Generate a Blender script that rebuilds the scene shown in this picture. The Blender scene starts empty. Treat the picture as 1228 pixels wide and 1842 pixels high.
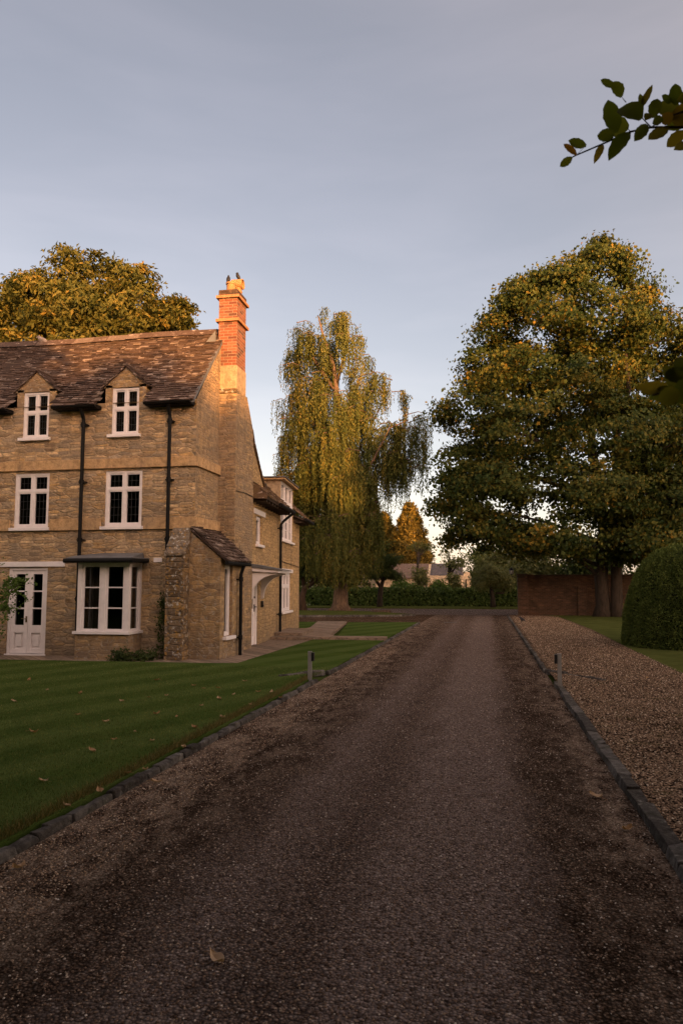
import bpy, bmesh, math, random
import numpy as np
from mathutils import Vector, Matrix, noise

S = bpy.context.scene
COL = S.collection
R = math.radians
random.seed(7); rng = np.random.default_rng(7)

# ------------------------------------------------------------------ camera
CAM_H, FPX = 1.65, 1360.0
PITCH, YAW = R(5.5), R(10.85)
cd = bpy.data.cameras.new('camera'); cam = bpy.data.objects.new('camera', cd); COL.objects.link(cam)
cam.location = (0, 0, CAM_H); cam.rotation_euler = (R(90) + PITCH, 0, YAW)
cd.sensor_fit = 'VERTICAL'; cd.sensor_height = 36; cd.lens = FPX / 1842 * 36
cd.clip_start = 0.05; cd.clip_end = 3000
cd.dof.use_dof = True; cd.dof.focus_distance = 22; cd.dof.aperture_fstop = 8.0
S.camera = cam

# ------------------------------------------------------------------ sky, sun, exposure
SUN_AZ, SUN_EL = R(30), R(5.2)            # sun behind the camera, to the right
SUND = Vector((math.sin(SUN_AZ) * math.cos(SUN_EL), -math.cos(SUN_AZ) * math.cos(SUN_EL), math.sin(SUN_EL)))
w = bpy.data.worlds.new('World'); S.world = w; w.use_nodes = True
nt = w.node_tree; nt.nodes.clear()
out = nt.nodes.new('ShaderNodeOutputWorld'); bg = nt.nodes.new('ShaderNodeBackground')
sky = nt.nodes.new('ShaderNodeTexSky'); sky.sky_type = 'NISHITA'; sky.sun_disc = False
sky.sun_elevation = SUN_EL; sky.sun_rotation = R(180) - SUN_AZ
sky.air_density = 1.0; sky.dust_density = 0.8; sky.ozone_density = 1.0; sky.altitude = 50
bg.inputs['Strength'].default_value = 0.124
tc = nt.nodes.new('ShaderNodeTexCoord')
mp = nt.nodes.new('ShaderNodeMapping'); mp.inputs['Scale'].default_value = (1.6, 1.6, 7.0); mp.inputs['Rotation'].default_value = (0, R(14), R(20))
nz = nt.nodes.new('ShaderNodeTexNoise'); nz.inputs['Scale'].default_value = 1.7; nz.inputs['Detail'].default_value = 7; nz.inputs['Roughness'].default_value = .52; nz.inputs['Distortion'].default_value = .35
rp = nt.nodes.new('ShaderNodeMapRange'); rp.inputs['From Min'].default_value = .38; rp.inputs['From Max'].default_value = .78; rp.inputs['To Max'].default_value = .65
hs = nt.nodes.new('ShaderNodeHueSaturation'); hs.inputs['Saturation'].default_value = .54
mx = nt.nodes.new('ShaderNodeMix'); mx.data_type = 'RGBA'
mul = nt.nodes.new('ShaderNodeMix'); mul.data_type = 'RGBA'; mul.blend_type = 'MULTIPLY'; mul.inputs[0].default_value = 1; mul.inputs[7].default_value = (1.26, 1.2, 1.17, 1)
L = nt.links.new
L(tc.outputs['Generated'], mp.inputs['Vector']); L(mp.outputs['Vector'], nz.inputs['Vector']); L(nz.outputs[0], rp.inputs['Value'])
tint = nt.nodes.new('ShaderNodeMix'); tint.data_type = 'RGBA'; tint.blend_type = 'MULTIPLY'; tint.inputs[0].default_value = 1; tint.inputs[7].default_value = (1.24, 1.13, 1.10, 1)
L(sky.outputs[0], hs.inputs['Color']); L(hs.outputs[0], tint.inputs[6]); L(tint.outputs[2], mx.inputs[6]); L(tint.outputs[2], mul.inputs[6]); L(mul.outputs[2], mx.inputs[7]); L(rp.outputs[0], mx.inputs[0])
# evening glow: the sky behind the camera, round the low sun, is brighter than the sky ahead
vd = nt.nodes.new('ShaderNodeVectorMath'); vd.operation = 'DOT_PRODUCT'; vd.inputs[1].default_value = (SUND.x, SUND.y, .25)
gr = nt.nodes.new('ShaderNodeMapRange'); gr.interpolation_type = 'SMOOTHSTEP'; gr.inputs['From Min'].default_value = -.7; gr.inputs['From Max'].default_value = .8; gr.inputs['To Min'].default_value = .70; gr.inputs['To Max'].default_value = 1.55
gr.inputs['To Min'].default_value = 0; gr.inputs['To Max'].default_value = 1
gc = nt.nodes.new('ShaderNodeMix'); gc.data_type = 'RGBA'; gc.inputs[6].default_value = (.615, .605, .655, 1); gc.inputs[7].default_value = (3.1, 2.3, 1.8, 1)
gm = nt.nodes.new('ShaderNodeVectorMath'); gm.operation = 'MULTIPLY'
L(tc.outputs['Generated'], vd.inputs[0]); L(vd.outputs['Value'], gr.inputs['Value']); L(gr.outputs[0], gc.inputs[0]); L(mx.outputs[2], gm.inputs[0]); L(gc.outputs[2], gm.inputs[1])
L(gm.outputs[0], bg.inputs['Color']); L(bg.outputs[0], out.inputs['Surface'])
sl = bpy.data.lights.new('sun', 'SUN'); sl.energy = 5.0; sl.angle = R(.6); sl.color = (1.0, .47, .14)
so = bpy.data.objects.new('sun', sl); COL.objects.link(so); so.rotation_euler = SUND.to_track_quat('Z', 'Y').to_euler(); so.location = (20, -40, 30)
S.view_settings.view_transform = 'Standard'; S.view_settings.look = 'None'; S.view_settings.exposure = 1.55; S.view_settings.gamma = 1

# ------------------------------------------------------------------ helpers
_fw = Vector((-math.sin(YAW) * math.cos(PITCH), math.cos(YAW) * math.cos(PITCH), math.sin(PITCH)))
_rt = Vector((math.cos(YAW), math.sin(YAW), 0)); _up = _rt.cross(_fw)
def P(px, py, Y):
    """pixel of the photograph -> the point of that sight line at world depth Y"""
    d = _fw + _rt * ((px - 614) / FPX) - _up * ((py - 921) / FPX)
    return Vector((0, 0, CAM_H)) + d * (Y / d.y)
def mpp(Y): return Y / FPX * 1.0

WL = {}
def props(o, label=None, cat=None, group=None, kind=None):
    if label: o['label'] = label
    if cat: o['category'] = cat
    if group: o['group'] = group
    if kind: o['kind'] = kind
    return o
def link(o, parent=None):
    COL.objects.link(o)
    if parent is not None:
        o.parent = parent
        o.matrix_parent_inverse = Matrix.Translation(-WL.get(parent.name, Vector((0, 0, 0))))
    return o
def thing(name, loc, label, cat, group=None):
    o = bpy.data.objects.new(name, None); o.empty_display_size = .2
    o.location = loc; COL.objects.link(o); WL[o.name] = Vector(loc)
    return props(o, label, cat, group)
def copy_tree(o, parent=None):
    c = o.copy(); COL.objects.link(c)
    if parent is not None: c.parent = parent
    for ch in list(o.children): copy_tree(ch, c)
    return c

class MB:
    def __init__(s): s.v = []; s.f = []; s.r = []; s.cr = .5
    def add(s, vs, fs, rnd=None):
        b = len(s.v); s.v += [tuple(q) for q in vs]
        for q in fs: s.f.append(tuple(b + i for i in q)); s.r.append(s.cr if rnd is None else rnd)
    def hexa(s, q, rnd=None):
        s.add(q, [(0, 3, 2, 1), (4, 5, 6, 7), (0, 1, 5, 4), (1, 2, 6, 5), (2, 3, 7, 6), (3, 0, 4, 7)], rnd)
    def box(s, x0, x1, y0, y1, z0, z1, F=None, rnd=None):
        q = [(x0, y0, z0), (x1, y0, z0), (x1, y1, z0), (x0, y1, z0), (x0, y0, z1), (x1, y0, z1), (x1, y1, z1), (x0, y1, z1)]
        if F: q = [F(*p) for p in q]
        s.hexa(q, rnd)
    def prism(s, poly, ext, rnd=None):
        n = len(poly); e = Vector(ext); a = [Vector(p) for p in poly]; b = [p + e for p in a]
        s.add(a + b, [tuple(range(n))[::-1], tuple(range(n, 2 * n))] + [(i, (i + 1) % n, n + (i + 1) % n, n + i) for i in range(n)], rnd)
    def tube(s, pts, rad, n=8, caps=True, rnd=None):
        pts = [Vector(p) for p in pts]; m = len(pts)
        if not hasattr(rad, '__len__'): rad = [rad] * m
        vs = []; prev = None
        for i, p in enumerate(pts):
            t = (pts[min(i + 1, m - 1)] - pts[max(i - 1, 0)]).normalized()
            a = prev if prev is not None else (Vector((1, 0, 0)) if abs(t.x) < .8 else Vector((0, 1, 0)))
            a = (a - t * a.dot(t)).normalized(); prev = a; b = t.cross(a)
            for k in range(n):
                c = 2 * math.pi * k / n; vs.append(p + (a * math.cos(c) + b * math.sin(c)) * rad[i])
        fs = [(i * n + k, i * n + (k + 1) % n, (i + 1) * n + (k + 1) % n, (i + 1) * n + k) for i in range(m - 1) for k in range(n)]
        if caps: fs += [tuple(range(n))[::-1], tuple(range((m - 1) * n, m * n))]
        s.add(vs, fs, rnd)
    def build(s, name, mat, parent=None, smooth=False, bevel=0, recalc=True):
        me = bpy.data.meshes.new(name); me.from_pydata(s.v, [], s.f)
        at = me.attributes.new('rnd', 'FLOAT', 'FACE'); at.data.foreach_set('value', s.r)
        if recalc:
            bm = bmesh.new(); bm.from_mesh(me); bmesh.ops.recalc_face_normals(bm, faces=bm.faces); bm.to_mesh(me); bm.free()
        if smooth: me.polygons.foreach_set('use_smooth', [True] * len(me.polygons))
        me.materials.append(mat); me.update()
        o = bpy.data.objects.new(name, me); link(o, parent)
        if bevel:
            b = o.modifiers.new('bevel', 'BEVEL'); b.width = bevel; b.segments = 2; b.limit_method = 'ANGLE'
        return o

def np_mesh(name, co, k, mat, parent=None, rnd=None, smooth=False):
    """co: (N*k,3) vertices, k per polygon"""
    n = len(co) // k
    me = bpy.data.meshes.new(name); me.vertices.add(n * k); me.vertices.foreach_set('co', np.asarray(co, np.float32).ravel())
    me.loops.add(n * k); me.loops.foreach_set('vertex_index', np.arange(n * k, dtype=np.int32))
    me.polygons.add(n); me.polygons.foreach_set('loop_start', np.arange(0, n * k, k, dtype=np.int32))
    at = me.attributes.new('rnd', 'FLOAT', 'FACE')
    at.data.foreach_set('value', np.asarray(rnd if rnd is not None else rng.random(n), np.float32))
    me.update(calc_edges=True); me.materials.append(mat)
    o = bpy.data.objects.new(name, me); return link(o, parent)

def unit(a): return a / np.maximum(np.linalg.norm(a, axis=1, keepdims=True), 1e-6)
def leaf_quads(pos, nrm, axis, ln, wd, fold=.12):
    """diamond leaves: base at pos, long axis 'axis' made perpendicular to nrm"""
    ax = unit(axis - nrm * np.sum(axis * nrm, 1, keepdims=True)); b = np.cross(nrm, ax)
    ln = np.asarray(ln).reshape(-1, 1); wd = np.asarray(wd).reshape(-1, 1)
    up = nrm * ln * fold
    q = np.stack([pos, pos + ax * ln * .45 + b * wd * .5 + up, pos + ax * ln - up, pos + ax * ln * .45 - b * wd * .5 + up], 1)
    return q.reshape(-1, 3)

# ---- material helpers
class NT:
    def __init__(s, name):
        s.m = bpy.data.materials.new(name); s.m.use_nodes = True; s.t = s.m.node_tree
        s.b = s.t.nodes['Principled BSDF']; s.o = s.t.nodes['Material Output']
    def n(s, typ, _o=0, _p=None, **kw):
        x = s.t.nodes.new('ShaderNode' + typ)
        for k, v in (_p or {}).items(): setattr(x, k, v)
        for k, v in kw.items():
            key = k.replace('_', ' ')
            s.set(x.inputs[int(k[1:])] if (k[0] == 'i' and k[1:].isdigit()) else x.inputs[key], v)
        return x.outputs[_o]
    def set(s, inp, v):
        if isinstance(v, bpy.types.NodeSocket): s.t.links.new(v, inp)
        else:
            if inp.type == 'RGBA' and len(v) == 3: v = (*v, 1)
            inp.default_value = v
    def math(s, op, a, b=0.0, c=False): return s.n('Math', _p={'operation': op, 'use_clamp': c}, i0=a, i1=b)
    def mix(s, fac, a, b, blend='MIX'):
        x = s.t.nodes.new('ShaderNodeMix'); x.data_type = 'RGBA'; x.blend_type = blend
        s.set(x.inputs[0], fac); s.set(x.inputs[6], a); s.set(x.inputs[7], b); return x.outputs[2]
    def ramp(s, fac, stops, interp='LINEAR'):
        x = s.t.nodes.new('ShaderNodeValToRGB'); e = x.color_ramp; e.interpolation = interp
        while len(e.elements) < len(stops): e.elements.new(.5)
        for q, (p, c) in zip(e.elements, stops): q.position = p; q.color = (*c, 1)
        s.set(x.inputs[0], fac); return x.outputs[0]
    def rng(s, v, a, b, c=0.0, d=1.0): return s.n('MapRange', Value=v, From_Min=a, From_Max=b, To_Min=c, To_Max=d)
    def noise(s, vec, scale, detail=4, rough=.55, dist=0.0, o=0): return s.n('TexNoise', _o=o, Vector=vec, Scale=scale, Detail=detail, Roughness=rough, Distortion=dist)
    def pos(s): return s.n('NewGeometry')
    def sep(s, v):
        x = s.t.nodes.new('ShaderNodeSeparateXYZ'); s.set(x.inputs[0], v); return x.outputs
    def comb(s, x, y, z): return s.n('CombineXYZ', X=x, Y=y, Z=z)
    def attr(s): return s.n('Attribute', _o=2, _p={'attribute_name': 'rnd'})
    def bump(s, h, strength=.5, dist=.01):
        s.set(s.b.inputs['Normal'], s.n('Bump', Height=h, Strength=strength, Distance=dist))
    def fin(s, col=None, rough=.8, spec=.3, metal=0.0):
        if col is not None: s.set(s.b.inputs['Base Color'], col)
        s.set(s.b.inputs['Roughness'], rough); s.set(s.b.inputs['Specular IOR Level'], spec); s.set(s.b.inputs['Metallic'], metal)
        return s.m

def plain(name, col, rough=.7, spec=.3, metal=0, var=.15, scale=6, bump=0):
    t = NT(name); p = t.pos(); n = t.noise(p, scale, 5)
    c = t.mix(t.rng(n, .3, .7), [q * (1 - var) for q in col], [min(1, q * (1 + var)) for q in col])
    if bump: t.bump(t.noise(p, scale * 8, 4), bump, .01)
    return t.fin(c, rough, spec, metal)

def stone(name, cols, mortar, bw=.30, rh=.07, ms=.012, dist=.03, stain=(.13, .1, .07), stain_amt=.75, bump=.85, grey=.4, low_dark=0.0, lich=0.0, rubble=True):
    t = NT(name); p = t.pos(); X = t.sep(p)
    u = t.math('ADD', X[0], X[1])
    nd = t.n('TexNoise', _o=1, Vector=p, Scale=3.2, Detail=3)
    q = t.comb(u, X[2], 0.0)
    v = t.n('VectorMath', _p={'operation': 'MULTIPLY_ADD'}, i0=nd, i1=(dist * 2.2, dist, 0), i2=q)
    v = t.n('VectorMath', _p={'operation': 'MULTIPLY_ADD'}, i0=t.n('TexNoise', _o=1, Vector=p, Scale=13, Detail=2), i1=(.03, .022, 0), i2=v)
    br = t.t.nodes.new('ShaderNodeTexBrick'); br.offset = .45; br.squash = .7; br.squash_frequency = 3
    t.set(br.inputs['Vector'], v)
    for k, val in (('Scale', 1), ('Mortar Size', ms), ('Mortar Smooth', .6), ('Brick Width', bw), ('Row Height', rh), ('Bias', 0)): br.inputs[k].default_value = val
    br.inputs['Color1'].default_value = (0, 0, 0, 1); br.inputs['Color2'].default_value = (1, 1, 1, 1); br.inputs['Mortar'].default_value = (.5, .5, .5, 1)
    fac = br.outputs['Fac']; rc = br.outputs['Color']
    if rubble:
        vv = t.n('VectorMath', _p={'operation': 'MULTIPLY'}, i0=v, i1=(1 / bw, 1 / rh, 0))
        va = t.t.nodes.new('ShaderNodeTexVoronoi'); va.voronoi_dimensions = '2D'; vb = t.t.nodes.new('ShaderNodeTexVoronoi'); vb.voronoi_dimensions = '2D'; vb.feature = 'DISTANCE_TO_EDGE'
        for q_ in (va, vb): t.set(q_.inputs['Vector'], vv); q_.inputs['Scale'].default_value = 1; q_.inputs['Randomness'].default_value = .72
        rc = t.sep(va.outputs['Color'])[0]; fac = t.rng(vb.outputs['Distance'], .13, .03)
    n = len(cols); c = t.ramp(rc, [(i / (n - 1), k) for i, k in enumerate(cols)])
    g1 = t.noise(p, 26, 5, .65); c = t.mix(.55, c, t.ramp(g1, [(.25, (.5, .46, .42)), (.5, (1.1, 1.08, 1.05)), (.75, (1.6, 1.54, 1.44))]), 'MULTIPLY')
    g2 = t.noise(v, 7, 4, .6); c = t.mix(.6, c, t.ramp(g2, [(.32, (.4, .37, .34)), (.5, (.97, .95, .92)), (.68, (1.35, 1.3, 1.22))]), 'MULTIPLY')
    big = t.noise(p, .9, 5, .6)
    c = t.mix(t.math('MULTIPLY', t.rng(big, .45, .7), grey), c, (.27, .215, .165))
    st = t.noise(t.comb(t.math('MULTIPLY', u, 2.2), t.math('MULTIPLY', X[2], .6), 3.3), 1.3, 6, .65)
    c = t.mix(t.math('MULTIPLY', t.rng(st, .55, .75), stain_amt), c, stain)
    c = t.mix(t.math('MULTIPLY', t.rng(fac, .2, .9), .7), c, mortar)
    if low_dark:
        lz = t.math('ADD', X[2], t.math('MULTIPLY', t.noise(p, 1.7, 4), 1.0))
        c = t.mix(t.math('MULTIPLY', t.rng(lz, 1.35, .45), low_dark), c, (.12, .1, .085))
    if lich:
        lc = t.noise(p, 11, 4, .6); c = t.mix(t.math('MULTIPLY', t.rng(lc, .56, .63), lich), c, (.42, .4, .36))
        lo = t.noise(p, 17, 3, .6); c = t.mix(t.math('MULTIPLY', t.rng(lo, .57, .64), lich), c, (.34, .19, .05))
    h = t.math('ADD', t.math('MULTIPLY', fac, -.9), t.math('MULTIPLY', t.noise(p, 18, 6, .7), 1.1))
    t.bump(h, bump, .03)
    return t.fin(c, .95, .04)

HONEY = [(.20, .14, .09), (.54, .37, .20), (.40, .28, .165), (.28, .22, .16), (.64, .46, .27), (.24, .19, .14), (.48, .31, .145), (.36, .29, .215)]
M = {}
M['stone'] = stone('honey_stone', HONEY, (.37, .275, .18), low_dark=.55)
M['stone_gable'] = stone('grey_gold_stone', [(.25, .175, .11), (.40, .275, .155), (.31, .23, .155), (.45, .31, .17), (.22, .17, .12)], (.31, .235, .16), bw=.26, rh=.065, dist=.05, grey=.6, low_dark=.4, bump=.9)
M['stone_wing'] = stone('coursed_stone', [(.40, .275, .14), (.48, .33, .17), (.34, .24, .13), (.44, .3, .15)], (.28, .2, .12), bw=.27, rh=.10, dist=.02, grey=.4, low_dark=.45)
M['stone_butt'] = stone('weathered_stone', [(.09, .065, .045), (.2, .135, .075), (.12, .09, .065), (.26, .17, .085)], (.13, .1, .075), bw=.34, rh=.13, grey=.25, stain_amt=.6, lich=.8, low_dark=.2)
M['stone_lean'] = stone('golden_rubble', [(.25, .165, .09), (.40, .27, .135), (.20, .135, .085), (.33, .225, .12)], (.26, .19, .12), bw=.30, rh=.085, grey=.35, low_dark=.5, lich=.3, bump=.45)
M['stone_dress'] = stone('dressed_stone', [(.28, .215, .145), (.34, .255, .165)], (.27, .2, .135), bw=1.1, rh=.5, ms=.006, dist=.01, grey=.5, stain_amt=.8, bump=.25, rubble=False)
M['stone_band'] = stone('string_course_stone', [(.40, .265, .145), (.43, .285, .15)], (.33, .23, .14), bw=1.4, rh=.6, ms=.004, dist=.005, grey=.35, stain_amt=.85, bump=.2, rubble=False)
M['barn'] = stone('pale_barn_stone', [(.42, .34, .25), (.5, .4, .29), (.38, .3, .21)], (.4, .32, .24), bw=.4, rh=.2, grey=.2, rubble=False)
M['paving'] = stone('paving_stone', [(.19, .145, .115), (.24, .18, .14), (.16, .125, .1)], (.1, .08, .06), grey=.3, bump=.3)

def brick(name, cols, mortar, bw=.225, rh=.075, dark=.4, dirt=(.05, .035, .025)):
    t = NT(name); p = t.pos(); X = t.sep(p); q = t.comb(t.math('ADD', X[0], X[1]), X[2], 0.0)
    v = t.n('VectorMath', _p={'operation': 'MULTIPLY_ADD'}, i0=t.n('TexNoise', _o=1, Vector=p, Scale=12, Detail=2), i1=(.012, .01, 0), i2=q)
    br = t.t.nodes.new('ShaderNodeTexBrick'); t.set(br.inputs['Vector'], v)
    for k, val in (('Scale', 1), ('Mortar Size', .007), ('Mortar Smooth', .3), ('Brick Width', bw), ('Row Height', rh)): br.inputs[k].default_value = val
    br.inputs['Color1'].default_value = (0, 0, 0, 1); br.inputs['Color2'].default_value = (1, 1, 1, 1); br.inputs['Mortar'].default_value = (.5, .5, .5, 1)
    c = t.ramp(br.outputs['Color'], [(i / (len(cols) - 1), k) for i, k in enumerate(cols)])
    c = t.mix(.5, c, t.ramp(t.noise(p, 40, 4, .6), [(.3, (.6, .55, .55)), (.7, (1.1, 1.1, 1.1))]), 'MULTIPLY')
    c = t.mix(br.outputs['Fac'], c, mortar)
    c = t.mix(t.math('MULTIPLY', t.rng(t.noise(p, 1.4, 6, .65), .48, .68), dark), c, dirt)
    t.bump(t.math('ADD', t.math('MULTIPLY', br.outputs['Fac'], -1.0), t.math('MULTIPLY', t.noise(p, 50, 4), .6)), .6, .012)
    return t.fin(c, .85, .2)
M['brick'] = brick('orange_red_brick', [(.10, .036, .026), (.25, .085, .046), (.19, .064, .036), (.28, .106, .06), (.07, .034, .027), (.23, .08, .044)], (.25, .185, .13), dark=.35)
M['band_brick'] = plain('band_brick', (.30, .15, .075), .85, .1, var=.3, scale=9, bump=.3)
M['old_brick'] = brick('old_brown_brick', [(.04, .024, .016), (.085, .043, .025), (.052, .029, .019), (.115, .062, .034)], (.085, .062, .045), dark=.9, dirt=(.032, .022, .016))

def slate_mat(name, stops, moss=.3, mosscol=(.16, .10, .035)):
    t = NT(name); p = t.pos(); a = t.attr()
    c = t.ramp(a, stops)
    c = t.mix(.6, c, t.ramp(t.noise(p, 30, 5, .7), [(.3, (.4, .4, .4)), (.6, (1, 1, 1)), (.8, (1.6, 1.5, 1.45))]), 'MULTIPLY')
    Xs = t.sep(p); c = t.mix(t.math('MULTIPLY', t.rng(t.noise(t.comb(t.math('MULTIPLY', Xs[0], .42), t.math('MULTIPLY', Xs[1], 1.0), Xs[2]), 13, 4, .6), .6, .66), .75), c, (.40, .32, .28))
    c = t.mix(t.math('MULTIPLY', t.rng(t.noise(p, 2.2, 5, .6), .5, .7), moss), c, mosscol)
    t.bump(t.noise(p, 40, 5, .7), .6, .012); return t.fin(c, .9, .15)
M['slate'] = slate_mat('stone_slates', [(0, (.042, .028, .022)), (.45, (.085, .055, .043)), (.75, (.115, .077, .06)), (.93, (.165, .12, .096)), (1, (.28, .22, .185))], .25, (.06, .045, .03))
M['slate_moss'] = slate_mat('mossy_slates', [(0, (.08, .05, .032)), (.6, (.16, .10, .06)), (1, (.27, .2, .15))], .6)
M['slate_grey'] = slate_mat('grey_slates', [(0, (.055, .05, .055)), (1, (.1, .09, .095))], .15)
M['white'] = plain('white_paint', (.68, .63, .63), .5, .3, var=.06, scale=9)
M['iron'] = plain('black_iron', (.006, .0055, .0055), .6, .15)
M['lead'] = plain('lead_sheet', (.11, .11, .115), .6, .3, var=.25, scale=4)
M['terracotta'] = plain('buff_terracotta', (.30, .16, .07), .8, .2, var=.15, scale=8)
M['came'] = plain('lead_came', (.05, .05, .05), .6, .3)
M['dark'] = plain('dark_timber', (.05, .035, .025), .8, .2)
M['room'] = plain('dark_room', (.05, .045, .04), .95, .05)
M['curtain'] = plain('pale_curtain', (.42, .39, .33), .9, .1, scale=3)
M['grey_post'] = plain('grey_steel', (.2, .19, .175), .6, .2)
M['black_plastic'] = plain('black_plastic', (.01, .01, .011), .35, .5)
M['oak'] = plain('oak_joinery', (.32, .17, .06), .7, .2)
M['brass'] = plain('dull_brass', (.16, .11, .05), .4, .5, .8)
def glass(name):
    t = NT(name); t.t.nodes.remove(t.b)
    n = t.t.nodes; tr = n.new('ShaderNodeBsdfTransparent'); tr.inputs[0].default_value = (.36, .36, .35, 1)
    gl = n.new('ShaderNodeBsdfGlossy'); gl.inputs['Roughness'].default_value = .03; gl.inputs['Color'].default_value = (.9, .9, .9, 1)
    fr = n.new('ShaderNodeFresnel'); fr.inputs['IOR'].default_value = 1.5
    bp = n.new('ShaderNodeBump'); bp.inputs['Strength'].default_value = .05; bp.inputs['Distance'].default_value = .02
    nz = n.new('ShaderNodeTexNoise'); nz.inputs['Scale'].default_value = 6; g = n.new('ShaderNodeNewGeometry')
    l = t.t.links.new; l(g.outputs['Position'], nz.inputs['Vector']); l(nz.outputs[0], bp.inputs['Height']); l(bp.outputs[0], gl.inputs['Normal'])
    mxs = n.new('ShaderNodeMixShader'); l(fr.outputs[0], mxs.inputs[0]); l(tr.outputs[0], mxs.inputs[1]); l(gl.outputs[0], mxs.inputs[2]); l(mxs.outputs[0], t.o.inputs[0])
    return t.m
M['glass'] = glass('window_glass')

def bark(name, a, b, scale=9, stretch=.25):
    t = NT(name); p = t.pos(); X = t.sep(p); q = t.comb(X[0], X[1], t.math('MULTIPLY', X[2], stretch))
    n = t.noise(q, scale, 6, .7, .4); c = t.ramp(n, [(.3, a), (.7, b)]); t.bump(n, .9, .05); return t.fin(c, .9, .15)
M['bark'] = bark('grey_brown_bark', (.014, .011, .009), (.05, .037, .028))
M['bark_dark'] = bark('dark_bark', (.03, .02, .015), (.09, .06, .04))
M['bark_birch'] = bark('birch_bark', (.035, .022, .016), (.16, .11, .075), 6, .4)
def leaf(name, stops, trans=.35, tint=(1.25, 1.15, .5), rough=.6, spec=.1):
    t = NT(name); a = t.attr(); c = t.ramp(a, stops); t.fin(c, rough, spec)
    tl = t.n('BsdfTranslucent', Color=t.mix(1.0, c, tint, 'MULTIPLY'))
    t.set(t.o.inputs[0], t.n('MixShader', Fac=trans, i1=t.b.outputs[0], i2=tl)); return t.m
M['lf_maple'] = leaf('maple_leaves', [(0, (.019, .035, .010)), (.5, (.052, .066, .016)), (.84, (.115, .102, .021)), (.98, (.15, .112, .02)), (1, (.2, .125, .02))])
M['lf_chest'] = leaf('chestnut_leaves', [(0, (.045, .052, .013)), (.5, (.09, .087, .02)), (.85, (.135, .11, .024)), (1, (.2, .135, .027))])
M['lf_birch'] = leaf('birch_leaves', [(0, (.05, .066, .018)), (.6, (.10, .108, .028)), (1, (.19, .15, .034))])
M['lf_dark'] = leaf('dark_leaves', [(0, (.026, .042, .014)), (.7, (.052, .075, .024)), (1, (.09, .105, .03))])
M['lf_olive'] = leaf('olive_leaves', [(0, (.085, .10, .04)), (.7, (.14, .15, .06)), (1, (.2, .19, .08))])
M['lf_hedge'] = leaf('hedge_leaves', [(0, (.03, .055, .014)), (.7, (.075, .115, .028)), (1, (.13, .165, .045))], .2)
M['lf_yew'] = leaf('yew_needles', [(0, (.04, .065, .016)), (.6, (.09, .12, .028)), (1, (.14, .16, .04))], .15)
M['lf_conif'] = leaf('golden_conifer', [(0, (.06, .05, .012)), (.6, (.12, .085, .016)), (1, (.18, .125, .024))], .2)
M['lf_beech'] = leaf('beech_leaves', [(0, (.06, .085, .016)), (.5, (.10, .12, .025)), (.8, (.17, .13, .03)), (1, (.22, .11, .025))], .5, (1.5, 1.35, .45))
M['lf_green'] = leaf('bright_leaves', [(0, (.04, .08, .015)), (1, (.11, .17, .04))])
M['core'] = plain('twiggy_core', (.012, .015, .008), .95, .05)
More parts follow.
